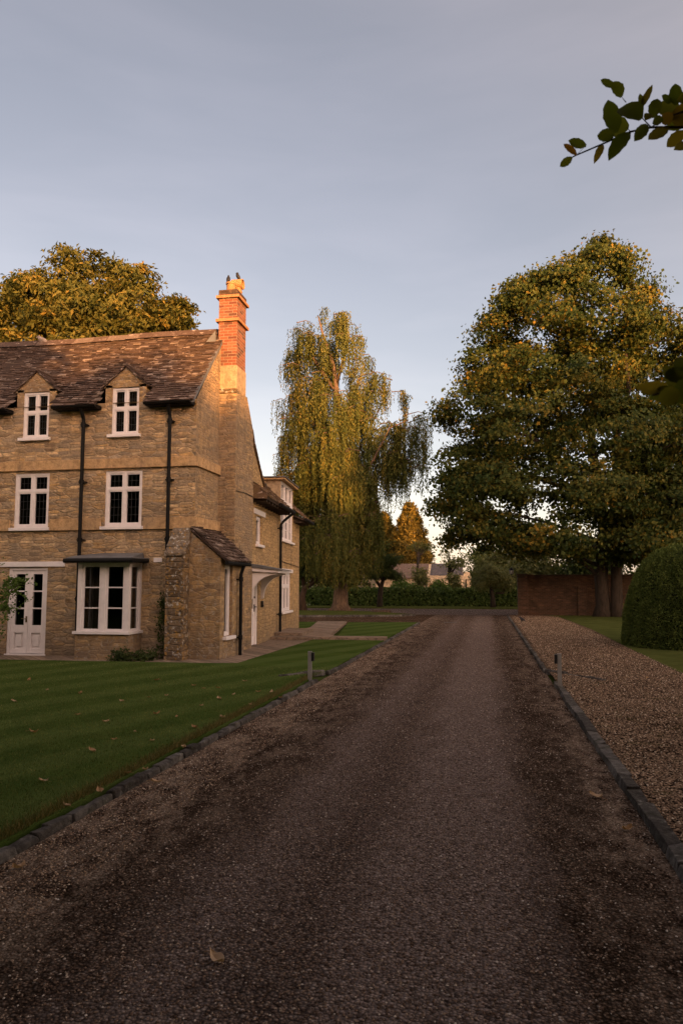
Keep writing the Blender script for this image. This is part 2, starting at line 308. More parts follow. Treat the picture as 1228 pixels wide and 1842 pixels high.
# ------------------------------------------------------------------ ground
def gravel_mat(name, cols, bands=None, cell=75, weeds=0.0, rough=.9, bandmix=.8):
    t = NT(name); p = t.pos(); X = t.sep(p)
    vo = t.t.nodes.new('ShaderNodeTexVoronoi'); vo.inputs['Scale'].default_value = cell; t.set(vo.inputs['Vector'], p)
    ra = t.sep(vo.outputs['Color'])[0]
    c = t.ramp(ra, [(i / (len(cols) - 1), k) for i, k in enumerate(cols)])
    c = t.mix(t.rng(vo.outputs['Distance'], .3, .65), c, (.012, .008, .006))
    med = t.noise(p, 2.6, 6, .65); c = t.mix(.55, c, t.ramp(med, [(.3, (.4, .37, .35)), (.5, (.95, .93, .92)), (.7, (1.4, 1.35, 1.3))]), 'MULTIPLY')
    h = t.math('ADD', t.math('MULTIPLY', vo.outputs['Distance'], -1.2), t.math('MULTIPLY', ra, .35))
    if bands:
        q = t.comb(t.math('MULTIPLY', X[0], 1.5), t.math('MULTIPLY', X[1], .5), 0.0)
        wob = t.math('MULTIPLY', t.math('SUBTRACT', t.noise(q, 1.6, 5, .6), .5), .75)
        xx = t.math('ADD', X[0], wob)
        soil = t.ramp(t.rng(xx, -2.9, 1.1), bands)          # r = dark soil, g = loose pale gravel, b = worn smooth
        sp = t.sep(t.n('CombineXYZ', X=0, Y=0, Z=0)) ; sc = t.t.nodes.new('ShaderNodeSeparateColor'); t.set(sc.inputs[0], soil)
        patch = t.noise(t.comb(t.math('MULTIPLY', X[0], 1.5), t.math('MULTIPLY', X[1], .7), 7.0), 3.2, 8, .78)
        sf = t.math('MULTIPLY', sc.outputs[0], t.rng(patch, .40, .56), True)
        sf = t.math('MULTIPLY', sf, t.rng(t.noise(p, 24, 5, .75), .38, .55, .25, 1.0)); sf = t.math('MULTIPLY', sf, t.rng(X[1], 16, 34, 1.0, .35))
        fine = t.noise(p, 45, 4, .7)
        c = t.mix(t.math('MULTIPLY', sf, t.rng(fine, .3, .6, .55, 1.0)), c, t.mix(fine, (.016, .011, .008), (.04, .026, .017)))
        c = t.mix(t.math('MULTIPLY', sc.outputs[1], t.rng(patch, .56, .42, 0, .85)), c, t.mix(ra, (.12, .085, .06), (.34, .26, .2)))
        c = t.mix(t.math('MULTIPLY', sc.outputs[2], .55), c, t.mix(ra, (.08, .06, .052), (.36, .28, .25)))
    if weeds:
        dk = t.noise(p, .8, 7, .75); c = t.mix(.8, c, t.ramp(dk, [(.35, (.42, .38, .34)), (.5, (.9, .88, .86)), (.65, (1.15, 1.1, 1.08))]), 'MULTIPLY')
        wd = t.noise(p, 2.7, 7, .72)
        c = t.mix(t.math('MULTIPLY', t.rng(wd, .56, .68), weeds), c, t.mix(t.noise(p, 30, 3), (.05, .06, .018), (.13, .10, .035)))
    t.bump(h, 1.0, .02); return t.fin(c, 1.0, .0)
BANDS = [(0, (.35, 1, 0)), (.08, (.6, 1, 0)), (.19, (1, .55, 0)), (.29, (.75, .2, .1)), (.37, (.1, 0, .8)), (.50, (.3, 0, .35)), (.60, (.05, 0, 1)), (.74, (.1, 0, .9)), (.82, (1, .1, 0)), (.91, (1, .35, 0)), (.96, (.4, .9, 0)), (1, (.35, .8, 0))]
M['drive'] = gravel_mat('drive_gravel', [(.04, .026, .019), (.11, .07, .05), (.18, .115, .08), (.12, .085, .068), (.23, .155, .11), (.08, .055, .043), (.15, .10, .076), (.28, .21, .165), (.06, .042, .033), (.40, .33, .28)], BANDS, 60)
M['apron'] = gravel_mat('loose_gravel', [(.08, .052, .036), (.26, .175, .12), (.36, .255, .175), (.2, .14, .098), (.44, .325, .23), (.12, .083, .058), (.46, .35, .25)], None, 42, .55)
M['road'] = gravel_mat('pale_gravel_road', [(.13, .105, .095), (.34, .27, .24), (.28, .22, .2)], None, 50)
M['soil'] = gravel_mat('brown_gravel', [(.13, .09, .062), (.22, .15, .105), (.17, .12, .085)], None, 50, .3)
def grass_mat(name, a, b, c3, stripes=True, dry=.25):
    t = NT(name); p = t.pos(); X = t.sep(p)
    n = t.noise(p, 1.3, 6, .65); c = t.mix(t.rng(n, .35, .65), a, b)
    c = t.mix(.6, c, t.ramp(t.noise(p, 70, 4, .7), [(.3, (.45, .45, .4)), (.7, (1.25, 1.2, 1.1))]), 'MULTIPLY')
    if stripes:
        u = t.math('ADD', t.math('MULTIPLY', X[0], .93), t.math('MULTIPLY', X[1], -.36))
        u = t.math('ADD', u, t.math('MULTIPLY', t.noise(p, .7, 3), .25))
        sn = t.math('SINE', t.math('MULTIPLY', u, 6.2)); c = t.mix(t.rng(sn, -.5, .5, 0, .32), c, c3)
    c = t.mix(t.math('MULTIPLY', t.rng(t.noise(p, 3.1, 6, .7), .55, .72), dry), c, (.12, .10, .035))
    t.bump(t.noise(p, 90, 4, .7), .7, .02); return t.fin(c, 1.0, .0)
M['lawn'] = grass_mat('mown_lawn', (.04, .068, .016), (.056, .085, .02), (.095, .12, .038))
M['rough_grass'] = grass_mat('rough_grass', (.05, .062, .018), (.075, .085, .026), (.09, .09, .03), False, .45)
M['field'] = grass_mat('field_grass', (.035, .05, .015), (.05, .065, .02), (.06, .07, .02), False)

def sheet(name, poly, z, mat):
    m = MB(); m.add([(x, y, z) for x, y in poly], [tuple(range(len(poly)))])
    o = m.build(name, mat, recalc=False)
    if o.data.polygons[0].normal.z < 0: o.data.flip_normals()
    return props(o, kind='structure')
def slab(name, poly, z0, z1, mat):
    m = MB(); m.prism([(x, y, z0) for x, y in poly], (0, 0, z1 - z0)); return props(m.build(name, mat), kind='structure')
sheet('ground', [(-900, -900), (900, -900), (900, 1500), (-900, 1500)], -.03, M['field'])
sheet('driveway', [(-2.86, -14), (1.05, -14), (1.05, 42.2), (-2.86, 42.2)], 0.0, M['drive'])
sheet('road', [(-60, 42.2), (40, 42.2), (40, 52.6), (-60, 52.6)], .004, M['road'])
sheet('gravel_yard', [(-60, 32.4), (-2.86, 32.9), (-2.86, 42.2), (-60, 42.2)], -.006, M['soil'])
slab('lawn', [(-30, -14), (-2.99, -14), (-2.99, 12.95), (-3.3, 13.6), (-3.2, 14.1), (-2.95, 14.3), (-2.95, 21.9), (-5.05, 21.9), (-5.05, 15.1), (-5.5, 14.95), (-30, 14.2)], -.02, .055, M['lawn'])
slab('lawn_panel', [(-4.55, 22.95), (-3.0, 23.0), (-2.95, 32.7), (-5.85, 32.1)], -.02, .06, M['lawn'])
slab('lawn_corner', [(-6.95, 27.4), (-6.5, 27.4), (-7.2, 32.1), (-9.5, 32.1), (-9.5, 27.4)], -.02, .06, M['lawn'])
slab('terrace_paving', [(-30, 14.2), (-5.5, 14.95), (-5.05, 15.1), (-5.05, 21.95), (-6.4, 21.95), (-6.9, 28), (-30, 28)], -.025, .02, M['paving'])
slab('garden_path', [(-6.45, 22.0), (-5.05, 22.0), (-4.95, 22.2), (-2.99, 22.3), (-2.99, 22.95), (-4.6, 22.9), (-4.9, 23.6), (-5.9, 31.95), (-7.15, 31.95), (-6.4, 27.3)], -.02, .10, M['paving'])
slab('terrace_step', [(-6.5, 22.6), (-5.55, 22.65), (-5.75, 25.0), (-6.8, 25.2)], .09, .19, M['paving'])
sheet('gravel_apron', [(1.15, -14), (3.7, -14), (3.45, 15.5), (3.5, 20), (3.68, 28.6), (3.55, 38.6), (2.9, 41.6), (1.05, 41.6)], .045, M['apron'])
sheet('right_lawn', [(3.7, -14), (30, -14), (30, 41.95), (2.9, 41.6), (3.55, 38.6), (3.68, 28.6), (3.5, 20), (3.45, 15.5)], .049, M['rough_grass'])
isl = [(-40, 38.3), (-9, 38.3), (-4.6, 39.7), (-3.9, 40.6), (-4.6, 41.8), (-7, 44.8), (-9, 45.6), (-40, 46.0)]
slab('grass_island', isl, -.02, .09, M['rough_grass'])
slab('grass_verge', [(-60, 52.6), (40, 52.6), (40, 75), (-60, 75)], -.02, .07, M['rough_grass'])

# kerbs of small old stones: one run per object
def kerb_mat():
    t = NT('lichened_kerb_stone'); p = t.pos(); a = t.attr()
    c = t.ramp(a, [(0, (.045, .04, .036)), (.5, (.075, .068, .062)), (1, (.11, .10, .092))])
    c = t.mix(.75, c, t.ramp(t.noise(p, 14, 6, .7), [(.3, (.25, .24, .22)), (.5, (.9, .9, .9)), (.7, (1.9, 1.9, 1.9))]), 'MULTIPLY')
    c = t.mix(t.math('MULTIPLY', t.rng(t.noise(p, 8, 5, .65), .58, .66), .6), c, (.21, .2, .185))
    c = t.mix(t.math('MULTIPLY', t.rng(t.noise(p, 5, 5, .65), .56, .7), .6), c, (.03, .034, .014))
    t.bump(t.noise(p, 25, 6, .7), .9, .03); return t.fin(c, .95, .04)
M['kerb'] = kerb_mat()
def kerb(pts, wd=.10, h=.05, step=.19, seed=1, bev=.014):
    r = random.Random(seed); m = MB()
    for a, b in zip(pts[:-1], pts[1:]):
        a = Vector(a); b = Vector(b); d = (b - a); ln = d.length; d.normalize(); nrm = Vector((-d.y, d.x, 0)); s = 0
        while s < ln - .03:
            l = min(step * r.uniform(.6, 1.5), ln - s); q = []
            hh = h + r.uniform(-.010, .010); o = r.uniform(-.008, .008)
            for z in (-.02, hh):
                k = .012 if z > 0 else 0
                for (s0, sd) in ((s + k * .3, -1), (s + l - k * .3, -1), (s + l - k * .3, 1), (s + k * .3, 1)):
                    p = a + d * s0 + nrm * (sd * (wd / 2 - k) + o); q.append((p.x + r.uniform(-.012, .012), p.y + r.uniform(-.008, .008), z + (r.uniform(-.012, .012) if z > 0 else 0)))
            m.hexa(q, r.random()); s += l
    return props(m.build('kerb', M['kerb'], bevel=bev), kind='structure')
kerb([(-2.91, -13, 0), (-2.91, 12.9, 0)], seed=1)
kerb([(-2.95, 13.98, 0), (-2.90, 14.3, 0), (-2.90, 32.8, 0)], seed=2)
kerb([(1.1, -13, 0), (1.1, 13.2, 0)], .13, .06, .5, seed=3, bev=.006)
kerb([(1.05, 14.9, 0), (1.9, 13.55, 0)], .09, .07, .3, seed=6, bev=.01)
kerb([(-3.6, 13.0, 0), (-3.0, 13.92, 0)], .10, .085, .2, seed=7, bev=.012)
kerb([(1.05, 14.95, 0), (1.05, 41.4, 0)], .10, .06, .45, seed=4, bev=.006)
kerb([(-40, 38.22, 0), (-9, 38.22, 0), (-4.6, 39.6, 0), (-3.8, 40.6, 0)], .12, .1, .3, seed=5)
# moss dark notch floor
sheet('drain_strip', [(-2.86, 22.05), (-2.86, 22.05), (-2.86, 22.1)], -.02, M['drive']) if False else None

# loose pebbles lying on the drive and the apron (uncountable)
def pebbles(name, n, xr, yr, z, smin, smax, mat, power=1.6):
    y = yr[0] + (yr[1] - yr[0]) * rng.random(n) ** power; x = xr[0] + (xr[1] - xr[0]) * rng.random(n)
    s = rng.uniform(smin, smax, n) ** 1.0; ang = rng.random(n) * 6.28
    base = np.array([[1, 0, 0], [0, .75, 0], [-1, 0, 0], [0, -.75, 0], [.1, .1, .62], [-.2, .1, -.5]])
    base = base[None] * rng.uniform(.75, 1.25, (n, 6, 3)); c, sn = np.cos(ang)[:, None], np.sin(ang)[:, None]
    vx = base[:, :, 0] * c - base[:, :, 1] * sn; vy = base[:, :, 0] * sn + base[:, :, 1] * c
    v = np.stack([vx, vy, base[:, :, 2]], 2) * s[:, None, None] + np.stack([x, y, np.full(n, z) + s * .25], 1)[:, None]
    tri = np.array([0, 1, 4, 1, 2, 4, 2, 3, 4, 3, 0, 4, 1, 0, 5, 2, 1, 5, 3, 2, 5, 0, 3, 5])
    return np_mesh(name, v[:, tri].reshape(-1, 3), 3, mat, rnd=np.repeat(rng.random(n), 8))
def peb_mat(name, stops):
    t = NT(name); a = t.attr(); p = t.pos(); c = t.mix(.4, t.ramp(a, stops), t.ramp(t.noise(p, 90, 3), [(.3, (.6, .6, .6)), (.7, (1.1, 1.1, 1.1))]), 'MULTIPLY'); return t.fin(c, .9, .08)
M['peb'] = peb_mat('pebbles', [(0, (.05, .033, .024)), (.4, (.14, .09, .065)), (.7, (.24, .165, .12)), (.9, (.38, .29, .22)), (1, (.6, .53, .47))])
M['peb2'] = peb_mat('tan_pebbles', [(0, (.09, .058, .04)), (.5, (.26, .17, .115)), (.85, (.4, .29, .2)), (1, (.6, .5, .4))])
props(pebbles('gravel', 75000, (-2.84, 1.04), (2.0, 41), 0.0, .0035, .009, M['peb'], 2.6), kind='stuff')
props(pebbles('loose_gravel', 42000, (1.17, 3.5), (4, 41), .045, .006, .014, M['peb2'], 2.0), kind='stuff')
props(pebbles('edge_gravel', 9000, (-2.84, -2.25), (3, 20), 0.0, .004, .010, M['peb2'], 1.4), kind='stuff')

# mown blades
def grass(name, n, poly_fn, z, hmin, hmax, mat):
    pts = poly_fn(n); n = len(pts); h = rng.uniform(hmin, hmax, n); a = rng.random(n) * 6.28; ln = rng.uniform(-.6, .6, (n, 2)) * h[:, None]
    wv = np.stack([np.cos(a), np.sin(a), np.zeros(n)], 1) * .0035
    b = np.column_stack([pts, np.full(n, z)]); tip = b + np.column_stack([ln, h])
    return np_mesh(name, np.stack([b - wv, b + wv, tip], 1).reshape(-1, 3), 3, mat)
def blade_mat():
    t = NT('grass_blades'); a = t.attr(); p = t.pos(); X = t.sep(p)
    c = t.ramp(a, [(0, (.05, .078, .02)), (.6, (.092, .126, .032)), (.94, (.135, .155, .05)), (1, (.22, .19, .07))])
    u = t.math('ADD', t.math('MULTIPLY', X[0], .93), t.math('MULTIPLY', X[1], -.36)); u = t.math('ADD', u, t.math('MULTIPLY', t.noise(p, .7, 3), .25))
    sn = t.math('SINE', t.math('MULTIPLY', u, 6.2))
    c = t.mix(1.0, c, t.mix(t.rng(sn, -.5, .5), (.87, .89, .86), (1.2, 1.16, 1.2)), 'MULTIPLY')
    c = t.mix(.7, c, t.ramp(t.noise(p, 1.6, 5, .65), [(.3, (.65, .7, .6)), (.7, (1.35, 1.25, 1.2))]), 'MULTIPLY')
    c = t.mix(.7, c, t.ramp(t.noise(p, 7, 6, .7), [(.32, (.55, .6, .5)), (.5, (1, 1, 1)), (.68, (1.4, 1.3, 1.2))]), 'MULTIPLY')
    c = t.mix(t.math('MULTIPLY', t.rng(t.noise(p, 3.3, 6, .7), .58, .7), .45), c, (.13, .11, .04))
    t.fin(c, .7, .06); tl = t.n('BsdfTranslucent', Color=c); t.set(t.o.inputs[0], t.n('MixShader', Fac=.3, i1=t.b.outputs[0], i2=tl)); return t.m
M['blade'] = blade_mat()
def lawn_pts(n):
    y = 3.5 + 11.0 * rng.random(n) ** 1.15; x = -2.99 - rng.random(n) * np.minimum(9.0, .66 * y + .3); k = (x > -12); return np.column_stack([x, y])[k]
props(grass('grass', 170000, lawn_pts, .05, .012, .03, M['blade']), kind='stuff')
def edge_pts(n):
    y = 3 + 10 * rng.random(n); return np.column_stack([-2.99 - np.abs(rng.normal(0, .06, n)) - .02, y])
M['dry_blade'] = leaf('dry_grass_blades', [(0, (.05, .06, .016)), (.5, (.10, .09, .03)), (1, (.2, .15, .06))], .25)
props(grass('edge_grass', 14000, edge_pts, .045, .02, .07, M['dry_blade']), kind='stuff')

# ------------------------------------------------------------------ the stone house
house = thing('stone_house', (-9, 17, 0), 'honey stone country house with brick chimney, white windows and stone slate roof', 'house')
WY = 16.1
def F0(u, d, v): return (u, WY - d, v)                       # front wall: u = x, d outward, v up
TH = R(5.3); wd_, wn_ = Vector((-math.sin(TH), math.cos(TH), 0)), Vector((math.cos(TH), math.sin(TH), 0)); W0 = Vector((-6.1, 19.0, 0))
def FW(u, d, v): q = W0 + wd_ * u + wn_ * d; return (q.x, q.y, v)   # wing wall
def FG(X):
    return lambda u, d, v: (X + d, u, v)                     # walls facing +X: u = y
def wall_grid(F, u0, u1, v0, v1, holes, reveal=.2):
    m = MB(); us = sorted({u0, u1, *[h[0] for h in holes], *[h[1] for h in holes]}); vs = sorted({v0, v1, *[h[2] for h in holes], *[h[3] for h in holes]})
    us = [x for x in us if u0 <= x <= u1]; vs = [x for x in vs if v0 <= x <= v1]
    for a, b in zip(us[:-1], us[1:]):
        for c, d in zip(vs[:-1], vs[1:]):
            if any(h[0] - 1e-4 <= a and b <= h[1] + 1e-4 and h[2] - 1e-4 <= c and d <= h[3] + 1e-4 for h in holes): continue
            m.add([F(a, 0, c), F(b, 0, c), F(b, 0, d), F(a, 0, d)], [(0, 1, 2, 3)])
    for h in holes:
        a, b, c, d = h[:4]
        for q in ([(a, c), (a, d)], [(b, c), (b, d)], [(a, c), (b, c)], [(a, d), (b, d)]):
            (p, r_), (s_, t_) = q; m.add([F(p, 0, r_), F(s_, 0, t_), F(s_, -reveal, t_), F(p, -reveal, r_)], [(0, 1, 2, 3)])
    return m
def window(F, u0, u1, v0, v1, cols=2, trans=(), set_=.10, fr=.06, mull=.06, tr=.05, sill=True, lead=(3, None), cas=.03, parent=None, name='window', glassd=None, bars=(0, 0)):
    """white casement window; trans = transom heights; children: glass, leading, sill"""
    par = parent or house; m = MB(); d0, d1 = -set_ - .05, -set_ + .03
    m.box(u0, u1, d0, d1, v0, v0 + fr, F); m.box(u0, u1, d0, d1, v1 - fr, v1, F)
    m.box(u0, u0 + fr, d0, d1, v0 + fr, v1 - fr, F); m.box(u1 - fr, u1, d0, d1, v0 + fr, v1 - fr, F)
    us = [u0 + fr]; wdt = (u1 - u0 - 2 * fr - mull * (cols - 1)) / cols; cells = []
    tz = [v0 + fr] + [z for t in trans for z in (t - tr / 2, t + tr / 2)] + [v1 - fr]
    for t in trans: m.box(u0 + fr, u1 - fr, d0, d1 - .004, t - tr / 2, t + tr / 2, F)
    for i in range(cols):
        a = u0 + fr + i * (wdt + mull)
        if i: 
            for z0, z1 in zip(tz[::2], tz[1::2]): m.box(a - mull, a, d0, d1 - .002, z0, z1, F)
        for z0, z1 in zip(tz[::2], tz[1::2]): cells.append((a, a + wdt, z0, z1))
    g = MB(); ld = MB()
    for a, b, c, d in cells:
        m.box(a, b, d0 + .005, d1 - .018, c, c + cas, F); m.box(a, b, d0 + .005, d1 - .018, d - cas, d, F)
        m.box(a, a + cas, d0 + .005, d1 - .018, c + cas, d - cas, F); m.box(b - cas, b, d0 + .005, d1 - .018, c + cas, d - cas, F)
        gd = d0 + .02; g.add([F(a + cas, gd, c + cas), F(b - cas, gd, c + cas), F(b - cas, gd, d - cas), F(a + cas, gd, d - cas)], [(0, 1, 2, 3)])
        if lead:
            nx = lead[0]; ny = max(2, round((d - c) / .19)) if lead[1] is None else lead[1]
            for k in range(1, nx): x = a + cas + (b - a - 2 * cas) * k / nx; ld.box(x - .003, x + .003, gd + .001, gd + .008, c + cas, d - cas, F)
            for k in range(1, ny): z = c + cas + (d - c - 2 * cas) * k / ny; ld.box(a + cas, b - cas, gd + .002, gd + .009, z - .003, z + .003, F)
        for k in range(1, bars[0] + 1): x = a + cas + (b - a - 2 * cas) * k / (bars[0] + 1); m.box(x - .012, x + .012, gd - .01, gd + .02, c + cas, d - cas, F)
        for k in range(1, bars[1] + 1): z = c + cas + (d - c - 2 * cas) * k / (bars[1] + 1); m.box(a + cas, b - cas, gd - .009, gd + .021, z - .012, z + .012, F)
    o = m.build(name, M['white'], par)
    g.build('glass', M['glass'], o, recalc=False)
    if lead: ld.build('leading', M['came'], o)
    if sill:
        q = MB(); q.box(u0 - .07, u1 + .07, -.08, .09, v0 - .075, v0 - .002, F); q.build('sill', M['white'], o, bevel=.008)
    return o

# openings
DW = [(-10.86, -10.18), (-8.56, -7.88)]
W1 = [(-11.0, -10.1), (-8.67, -7.75)]
holes = [(a, b, 5.14, 5.9) for a, b in DW] + [(a, b, 2.99, 4.29) for a, b in W1] + [(-11.07, -10.06, 0.03, 2.05), (-8.86, -7.74, .62, 2.1), (-14.2, -13.3, 2.99, 4.29), (-14.2, -13.3, .9, 2.05)]
wall_grid(F0, -15.5, -6.46, -.1, 5.9, holes).build('wall', M['stone'], house)
for u0, u1 in DW:                                             # dormer jambs and gables, flush with the wall
    m = MB()
    for a, b in ((u0 - .17, u0), (u1, u1 + .17)): m.box(a, b, -.55, .006, 5.9, 6.32, F0)
    xc = (u0 + u1) / 2
    m.prism([F0(xc - .56, .006, 6.26), F0(xc + .56, .006, 6.26), F0(xc + .05, .006, 6.72), F0(xc - .05, .006, 6.72)], (0, .5, 0))
    m.build('dormer_wall', M['stone_lean'], house)
for u0, u1 in DW: window(F0, u0, u1, 5.14, 6.25, 2, (5.76,), .06, fr=.05, mull=.05)
for u0, u1 in W1: window(F0, u0, u1, 2.99, 4.29, 2, (3.86,), .06, fr=.06)
window(F0, -14.2, -13.3, 2.99, 4.29, 2, (3.82,), .06); window(F0, -14.2, -13.3, .9, 2.05, 2, (), .06)
# gable end, rear and left walls
m = MB(); X = -6.46
m.add([(X, 16.1, -.1), (X, 19.2, -.1), (X, 19.2, 5.6), (X, 17.95, 8.02), (X, 16.1, 5.92)], [(0, 1, 2, 3, 4)])
m.build('gable_wall', M['stone_gable'], house, recalc=False)
m = MB(); m.box(-15.5, -9, 22, 22.1, -.1, 5); m.add([(-15.5, 16.1, -.1), (-15.5, 22, -.1), (-15.5, 22, 5), (-15.5, 17.95, 8), (-15.5, 16.1, 5.9)], [(0, 1, 2, 3, 4)])
m.box(-15.4, -6.5, 16.45, 21.9, 2.5, 2.6); m.box(-15.4, -6.5, 16.45, 21.9, 4.6, 4.7); m.box(-15.4, -6.5, 20.0, 20.1, 0, 5.6)
for x in (-12.1, -9.5): m.box(x, x + .1, 16.4, 20, 0, 5.7)
m.build('rear_wall', M['room'], house)
# string courses: two bands, returning along the gable to the chimney
def band(z0, z1, skips):
    xs = [-15.5] + [x for s in skips for x in s] + [-6.40]
    for a, b in zip(xs[::2], xs[1::2]): m = MB(); m.box(a, b, 0, .055, z0, z1, F0); m.build('string_course', M['stone_band'], house, bevel=.01)
    m = MB(); m.box(16.1, 17.6, -.02, .06, z0, z1, FG(-6.46)); return m.build('string_course', M['stone_band'], house, bevel=.01)
band(4.34, 4.57, [])
band(2.91, 3.18, [(-14.27, -13.23), (-11.07, -10.03), (-8.74, -7.68)])

# slate roofs
def slates(m, O, A, U, L_, H_, keep, wmin=.10, wmax=.26, exp=.085, th=.02, seed=3, grad=.0, lift=None):
    r = random.Random(seed); O = Vector(O); A = Vector(A).normalized(); U = Vector(U).normalized(); Nn = A.cross(U).normalized()
    if Nn.z < 0: Nn = -Nn
    v = 0; row = 0
    while v < H_:
        e = exp * (1.15 - .4 * v / H_); u = -r.random() * .2
        while u < L_:
            wdt = r.uniform(wmin, wmax); a, b = max(u, 0), min(u + wdt - .006, L_)
            if b - a > .04 and keep((a + b) / 2, v):
                t = th * r.uniform(.6, 1.7); k = r.uniform(-.012, .012); top = min(v + e * 1.9, H_ + .03)
                lf = lift((a + b) / 2, v) if lift else 0
                def q(uu, vv, n): return O + A * uu + U * vv + Nn * (n + lf)
                m.hexa([q(a, v + k, .02), q(b, v + k + r.uniform(-.01, .01), .02), q(b, top, -.005), q(a, top, -.005), q(a, v + k, .02 + t), q(b, v + k, .02 + t * r.uniform(.7, 1.3)), q(b, top, .004), q(a, top, .004)], min(1, max(0, r.gauss(.5, .27))))
            u += wdt
        v += e; row += 1
yE, zE, yR, zR = 15.80, 5.80, 17.97, 8.12
U = Vector((0, yR - yE, zR - zE)); HS = U.length; U.normalize()
def keep_main(u, v):
    x = -15.6 + u; y = yE + v * U.y
    for a, b in DW:
        xc = (a + b) / 2
        if abs(x - xc) < .60 and zE + v * U.z < 6.36: return False
        if abs(x - xc) < .60 and zE + v * U.z < 6.72 - .8 * abs(x - xc): return False
    return True
m = MB(); LR = 9.18
m.cr = .1
for i in range(92):                                            # dark underlay with the dormers cut out
    for j in range(24):
        u0, u1, v0, v1 = LR * i / 92, LR * (i + 1) / 92, HS * j / 24, HS * (j + 1) / 24
        if keep_main((u0 + u1) / 2, (v0 + v1) / 2): m.add([Vector((-15.6, yE, zE)) + Vector((1, 0, 0)) * u + U * v for u, v in ((u0, v0), (u1, v0), (u1, v1), (u0, v1))], [(0, 1, 2, 3)])
sag = lambda u, v: .02 * math.sin(u * 1.3) * math.sin(v * 1.1) - .03 * math.exp(-((u - 5) / 2.5) ** 2) * v / HS
slates(m, (-15.6, yE, zE), (1, 0, 0), U, LR, HS, keep_main, seed=4, lift=sag)
m.cr = .3
m.add([(-15.6, yR, zR), (-6.4, yR, zR), (-6.4, 19.25, 5.72), (-15.6, 19.25, 5.72)], [(0, 1, 2, 3)])
m.add([(-15.6, 19.25, 5.72), (-6.4, 19.25, 5.72), (-6.4, 22.2, 4.2), (-15.6, 22.2, 4.2)], [(0, 1, 2, 3)])
r = random.Random(9); x = -15.6
while x < -6.65:                                               # ridge stones
    l = r.uniform(.35, .6); z = zR + .03 + .02 * math.sin(x * 1.3); x1 = min(x + l - .01, -6.6)
    m.prism([(x, yR - .17, z - .13), (x, yR, z + .06), (x, yR + .15, z - .14), (x, yR, z - .06)], (x1 - x, 0, r.uniform(-.01, .01)), rnd=r.choice([.5, .65, .8, .9])); x += l
roof = m.build('roof', M['slate'], house, recalc=False)
for a, b in DW:                                                # dormer roofs
    m = MB(); m.cr = .4; xc = (a + b) / 2; pk = 6.80
    for sgn in (-1, 1):
        A = Vector((0, -1, 0)); Us = Vector((-sgn * .60, 0, .50)).normalized(); ln = .78
        m.prism([(xc + sgn * .59, 16.05, 6.245), (xc, 16.05, pk - .035), (xc, 16.05, pk - .02), (xc + sgn * .59, 16.05, 6.26)], (0, .67, 0))
        slates(m, (xc + sgn * .60, 16.75, 6.235), A, Us, .71, .72, lambda u, v: True, exp=.10, th=.014, seed=20 + sgn)
    m.tube([(xc, 16.04, pk - .0), (xc, 16.72, pk - .0)], .035, 6, rnd=.8)
    m.build('dormer_roof', M['slate'], house)
# lead verge along the gable
m = MB(); m.hexa([(X - .03, 15.82, 5.76), (X + .045, 15.82, 5.76), (X + .045, 17.62, 7.67), (X - .03, 17.62, 7.67), (X - .03, 15.82, 5.85), (X + .045, 15.82, 5.85), (X + .045, 17.62, 7.76), (X - .03, 17.62, 7.76)])
m.prism([(-6.58, 17.585, 7.55), (-6.86, 17.585, 7.72), (-6.60, 17.585, 8.02)], (0, .03, 0)); m.build('flashing', M['lead'], house)
# gutters and downpipes
for a, b in ((-15.5, -11.12), (-9.93, -8.82), (-7.62, -6.5)):
    m = MB(); n = 8
    pts = [(0, .055 * math.cos(math.pi * k / n + math.pi), .055 * math.sin(math.pi * k / n + math.pi)) for k in range(n + 1)]
    m.prism([(a, 15.80 + p[1], 5.80 + p[2]) for p in pts], (b - a, 0, 0)); m.box(a, b, 15.85, 16.1, 5.74, 5.82); m.build('gutter', M['iron'], house)
def downpipe(F, u, d, v0, v1, head=None, rad=.042):
    m = MB(); pts = [F(u, d, v0), F(u, d, v1)]
    if head: pts += [F(*head[0])] + ([F(*head[1])] if len(head) > 1 else [])
    m.tube(pts, rad, 10); z = v1 - .12
    while z > v0: m.tube([F(u, d, z - .05), F(u, d, z + .05)], rad * 1.35, 10); m.box(u - .08, u + .08, 0, d, z - .015, z + .015, F); z -= 1.35
    return m.build('downpipe', M['iron'], house)
downpipe(F0, -9.2, .13, .05, 5.5, [(-9.2, .26, 5.74)])
downpipe(F0, -7.05, .13, 2.4, 5.5, [(-7.05, .26, 5.74)])
# painted lintel over the french doors, small white stone by the bay
m = MB(); m.box(-12.2, -9.62, -.02, .035, 2.07, 2.19, F0); m.build('lintel', M['white'], house, bevel=.006); m = MB(); m.box(-7.42, -7.22, -.02, .02, 2.16, 2.26, F0); m.build('lintel', M['white'], house, bevel=.006)

